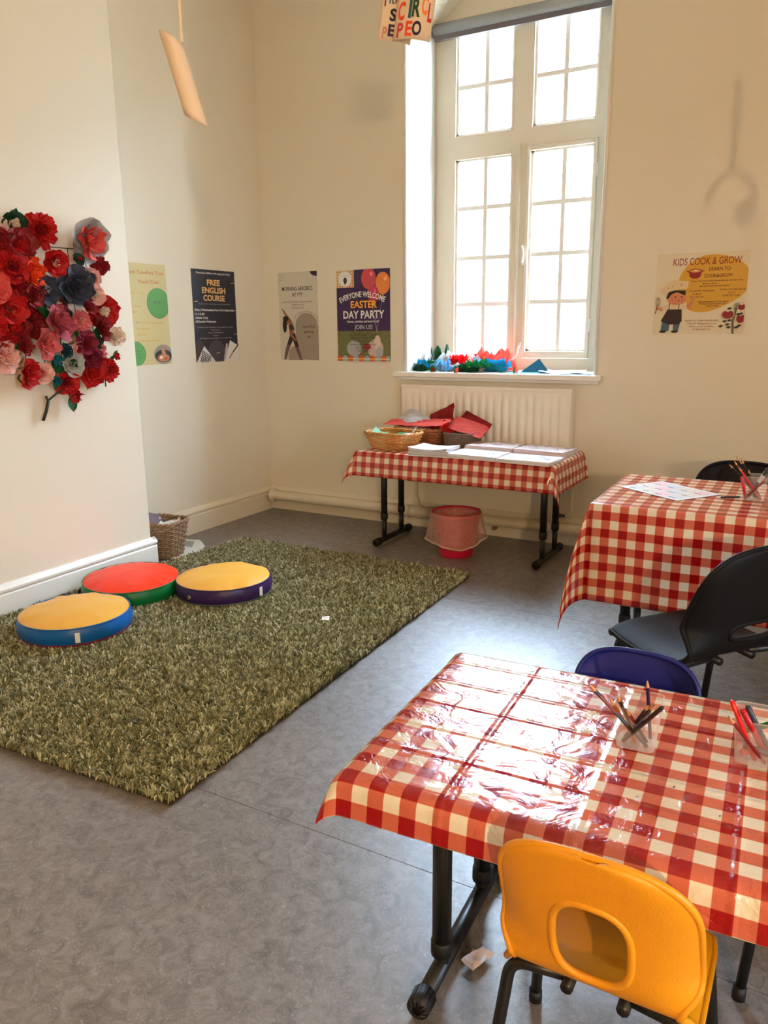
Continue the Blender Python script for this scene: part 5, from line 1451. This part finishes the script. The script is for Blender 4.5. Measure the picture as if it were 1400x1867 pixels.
card(-.045, .03, .006, .110, .155, .14,
     [(.046, .036, [('T', -.043, .018, 'mar', -.004), ('R', -.022, .016, 'teal', .004), ('A', -.002, .020, 'mar', .006), ('V', .020, .022, 'grn', .008), ('E', .042, .014, 'ora', .016)]),
      (.000, .038, [('S', -.012, .022, 'navy', 0), ('H', .014, .022, 'yel', .002)]),
      (-.046, .036, [('P', -.034, .016, 'out', -.008), ('E', -.012, .022, 'pur', 0), ('O', .016, .024, 'ora', .004)])], math.radians(6))
MB().tube([(0, 0, .07), (0, 0, 1.445)], .0012, 5).build('hanging_thread', mat('white thread', (220, 214, 200)), lan)
# rolled sheet on a ribbon
rl = thing('paper_scroll', 'curled cream paper sheet hanging on a ribbon near the chimney breast', 'hanging decoration', (-1.417, 1.556, 1.925), (0, 0, math.radians(28)))
def scroll(u, v):
    a = -1.7 + 2.9 * u; R = .026
    z = .095 - .175 * v - .040 * u + .012 * math.sin(math.pi * u) * (1 if v < .5 else -1) * abs(v - .5)
    return (R * math.sin(a) * 1.15 + .048 * (v - .5), -R * math.cos(a), z)
MB().grid(scroll, 16, 10).build('paper_sheet', CARD, rl, smooth=True, solid=.0008)
MB().box(-.004, .002, -.002, 0, .068, .30).build('ribbon', mat('cream ribbon', (232, 208, 168), rough=.5), rl)
MB().tube([(-.001, -.001, .30), (-.001, -.001, 1.82)], .0012, 5).build('hanging_thread', mat('white thread', (220, 214, 200)), rl)
# pointed paper bunting just at the top edge
bt = thing('paper_star', 'points of a hanging paper star at the very top edge', 'hanging decoration', (-1.235, 2.98, 2.505), (0, 0, math.radians(28)))
for x, c, w in ((-.06, 'cream card', .022), (-.012, 'dark card', .018), (.035, 'cream card', .024), (.075, 'cream card', .02)):
    MB().add([(x - w, 0, .06), (x + w, 0, .06), (x, 0, -.015), (x, .002, .06)], [(0, 1, 2), (1, 3, 2), (3, 0, 2)]).build('star_point', CARD if c == 'cream card' else mat('dark card', (70, 62, 70)), bt)
MB().tube([(0, 0, .055), (0, 0, 1.244)], .0012, 5).build('hanging_thread', mat('white thread', (220, 214, 200)), bt)

# paper hook mobile hanging beyond the right edge of the picture
hk = thing('paper_hook', 'paper hook hanging beyond the right edge of the picture', 'hanging decoration', (.10, 2.29, 1.86), (0, 0, math.radians(-18)))
MB().box(-.014, .014, -.001, .001, .035, .30).build('ribbon', CARD, hk)
MB().tube([(0, 0, .30), (0, 0, 1.82)], .0012, 5).build('hanging_thread', mat('white thread', (220, 214, 200)), hk)
ap = []
for i in range(17):
    a = math.radians(195 - i * 13)
    ap.append((.005 + .075 * math.cos(a), .045 * 0, -.035 + .070 * math.sin(a)))
b = MB()
for (xa, _, za), (xb, _, zb_) in zip(ap[:-1], ap[1:]):
    b.tube([(xa, 0, za), (xb, 0, zb_)], .0105, 8)
b.build('curled_arm', CARD, hk, smooth=True)
MB().prism([(.02, .0), (.075, .02), (.10, -.02), (.06, -.075), (.025, -.05)], -.001, .001).build('paper_tail', CARD, hk).rotation_euler = (math.radians(90), 0, 0)
[o for o in bpy.data.objects if o.name.startswith('paper_tail')][0].location = (0, 0, -.06)

# ------------------------------------------------------------------ lamps behind the photographer
BULB = emit_mat('warm lamp glass', (255, 206, 150), 6.0)
def floor_lamp(label, x, y, h, watts):
    t = thing('floor_lamp', label, 'lamp', (x, y, 0))
    MB().lathe([(0, 0), (.13, 0), (.13, .015), (.02, .025), (0, .025)], 32).build('base', BLK, t, smooth=True)
    MB().tube([(0, 0, .02), (0, 0, h - .09)], .012, 12).build('pole', BLK, t, smooth=True)
    MB().lathe([(.018, -.10), (.03, -.06), (.045, -.02), (.05, .01), (.045, .04), (.025, .065), (0, .072)], 24, (0, 0, h)).build('globe', BULB, t, smooth=True)
    l = bpy.data.lights.new('lamp_light', 'POINT'); l.energy = watts; l.color = (1.0, .70, .38); l.shadow_soft_size = .03
    o = bpy.data.objects.new('lamp_light', l); COL.objects.link(o); o.location = (x, y, h + .16)
    return t
floor_lamp('black floor lamp with a warm globe behind the photographer', 1.07, -1.24, 1.45, 150)
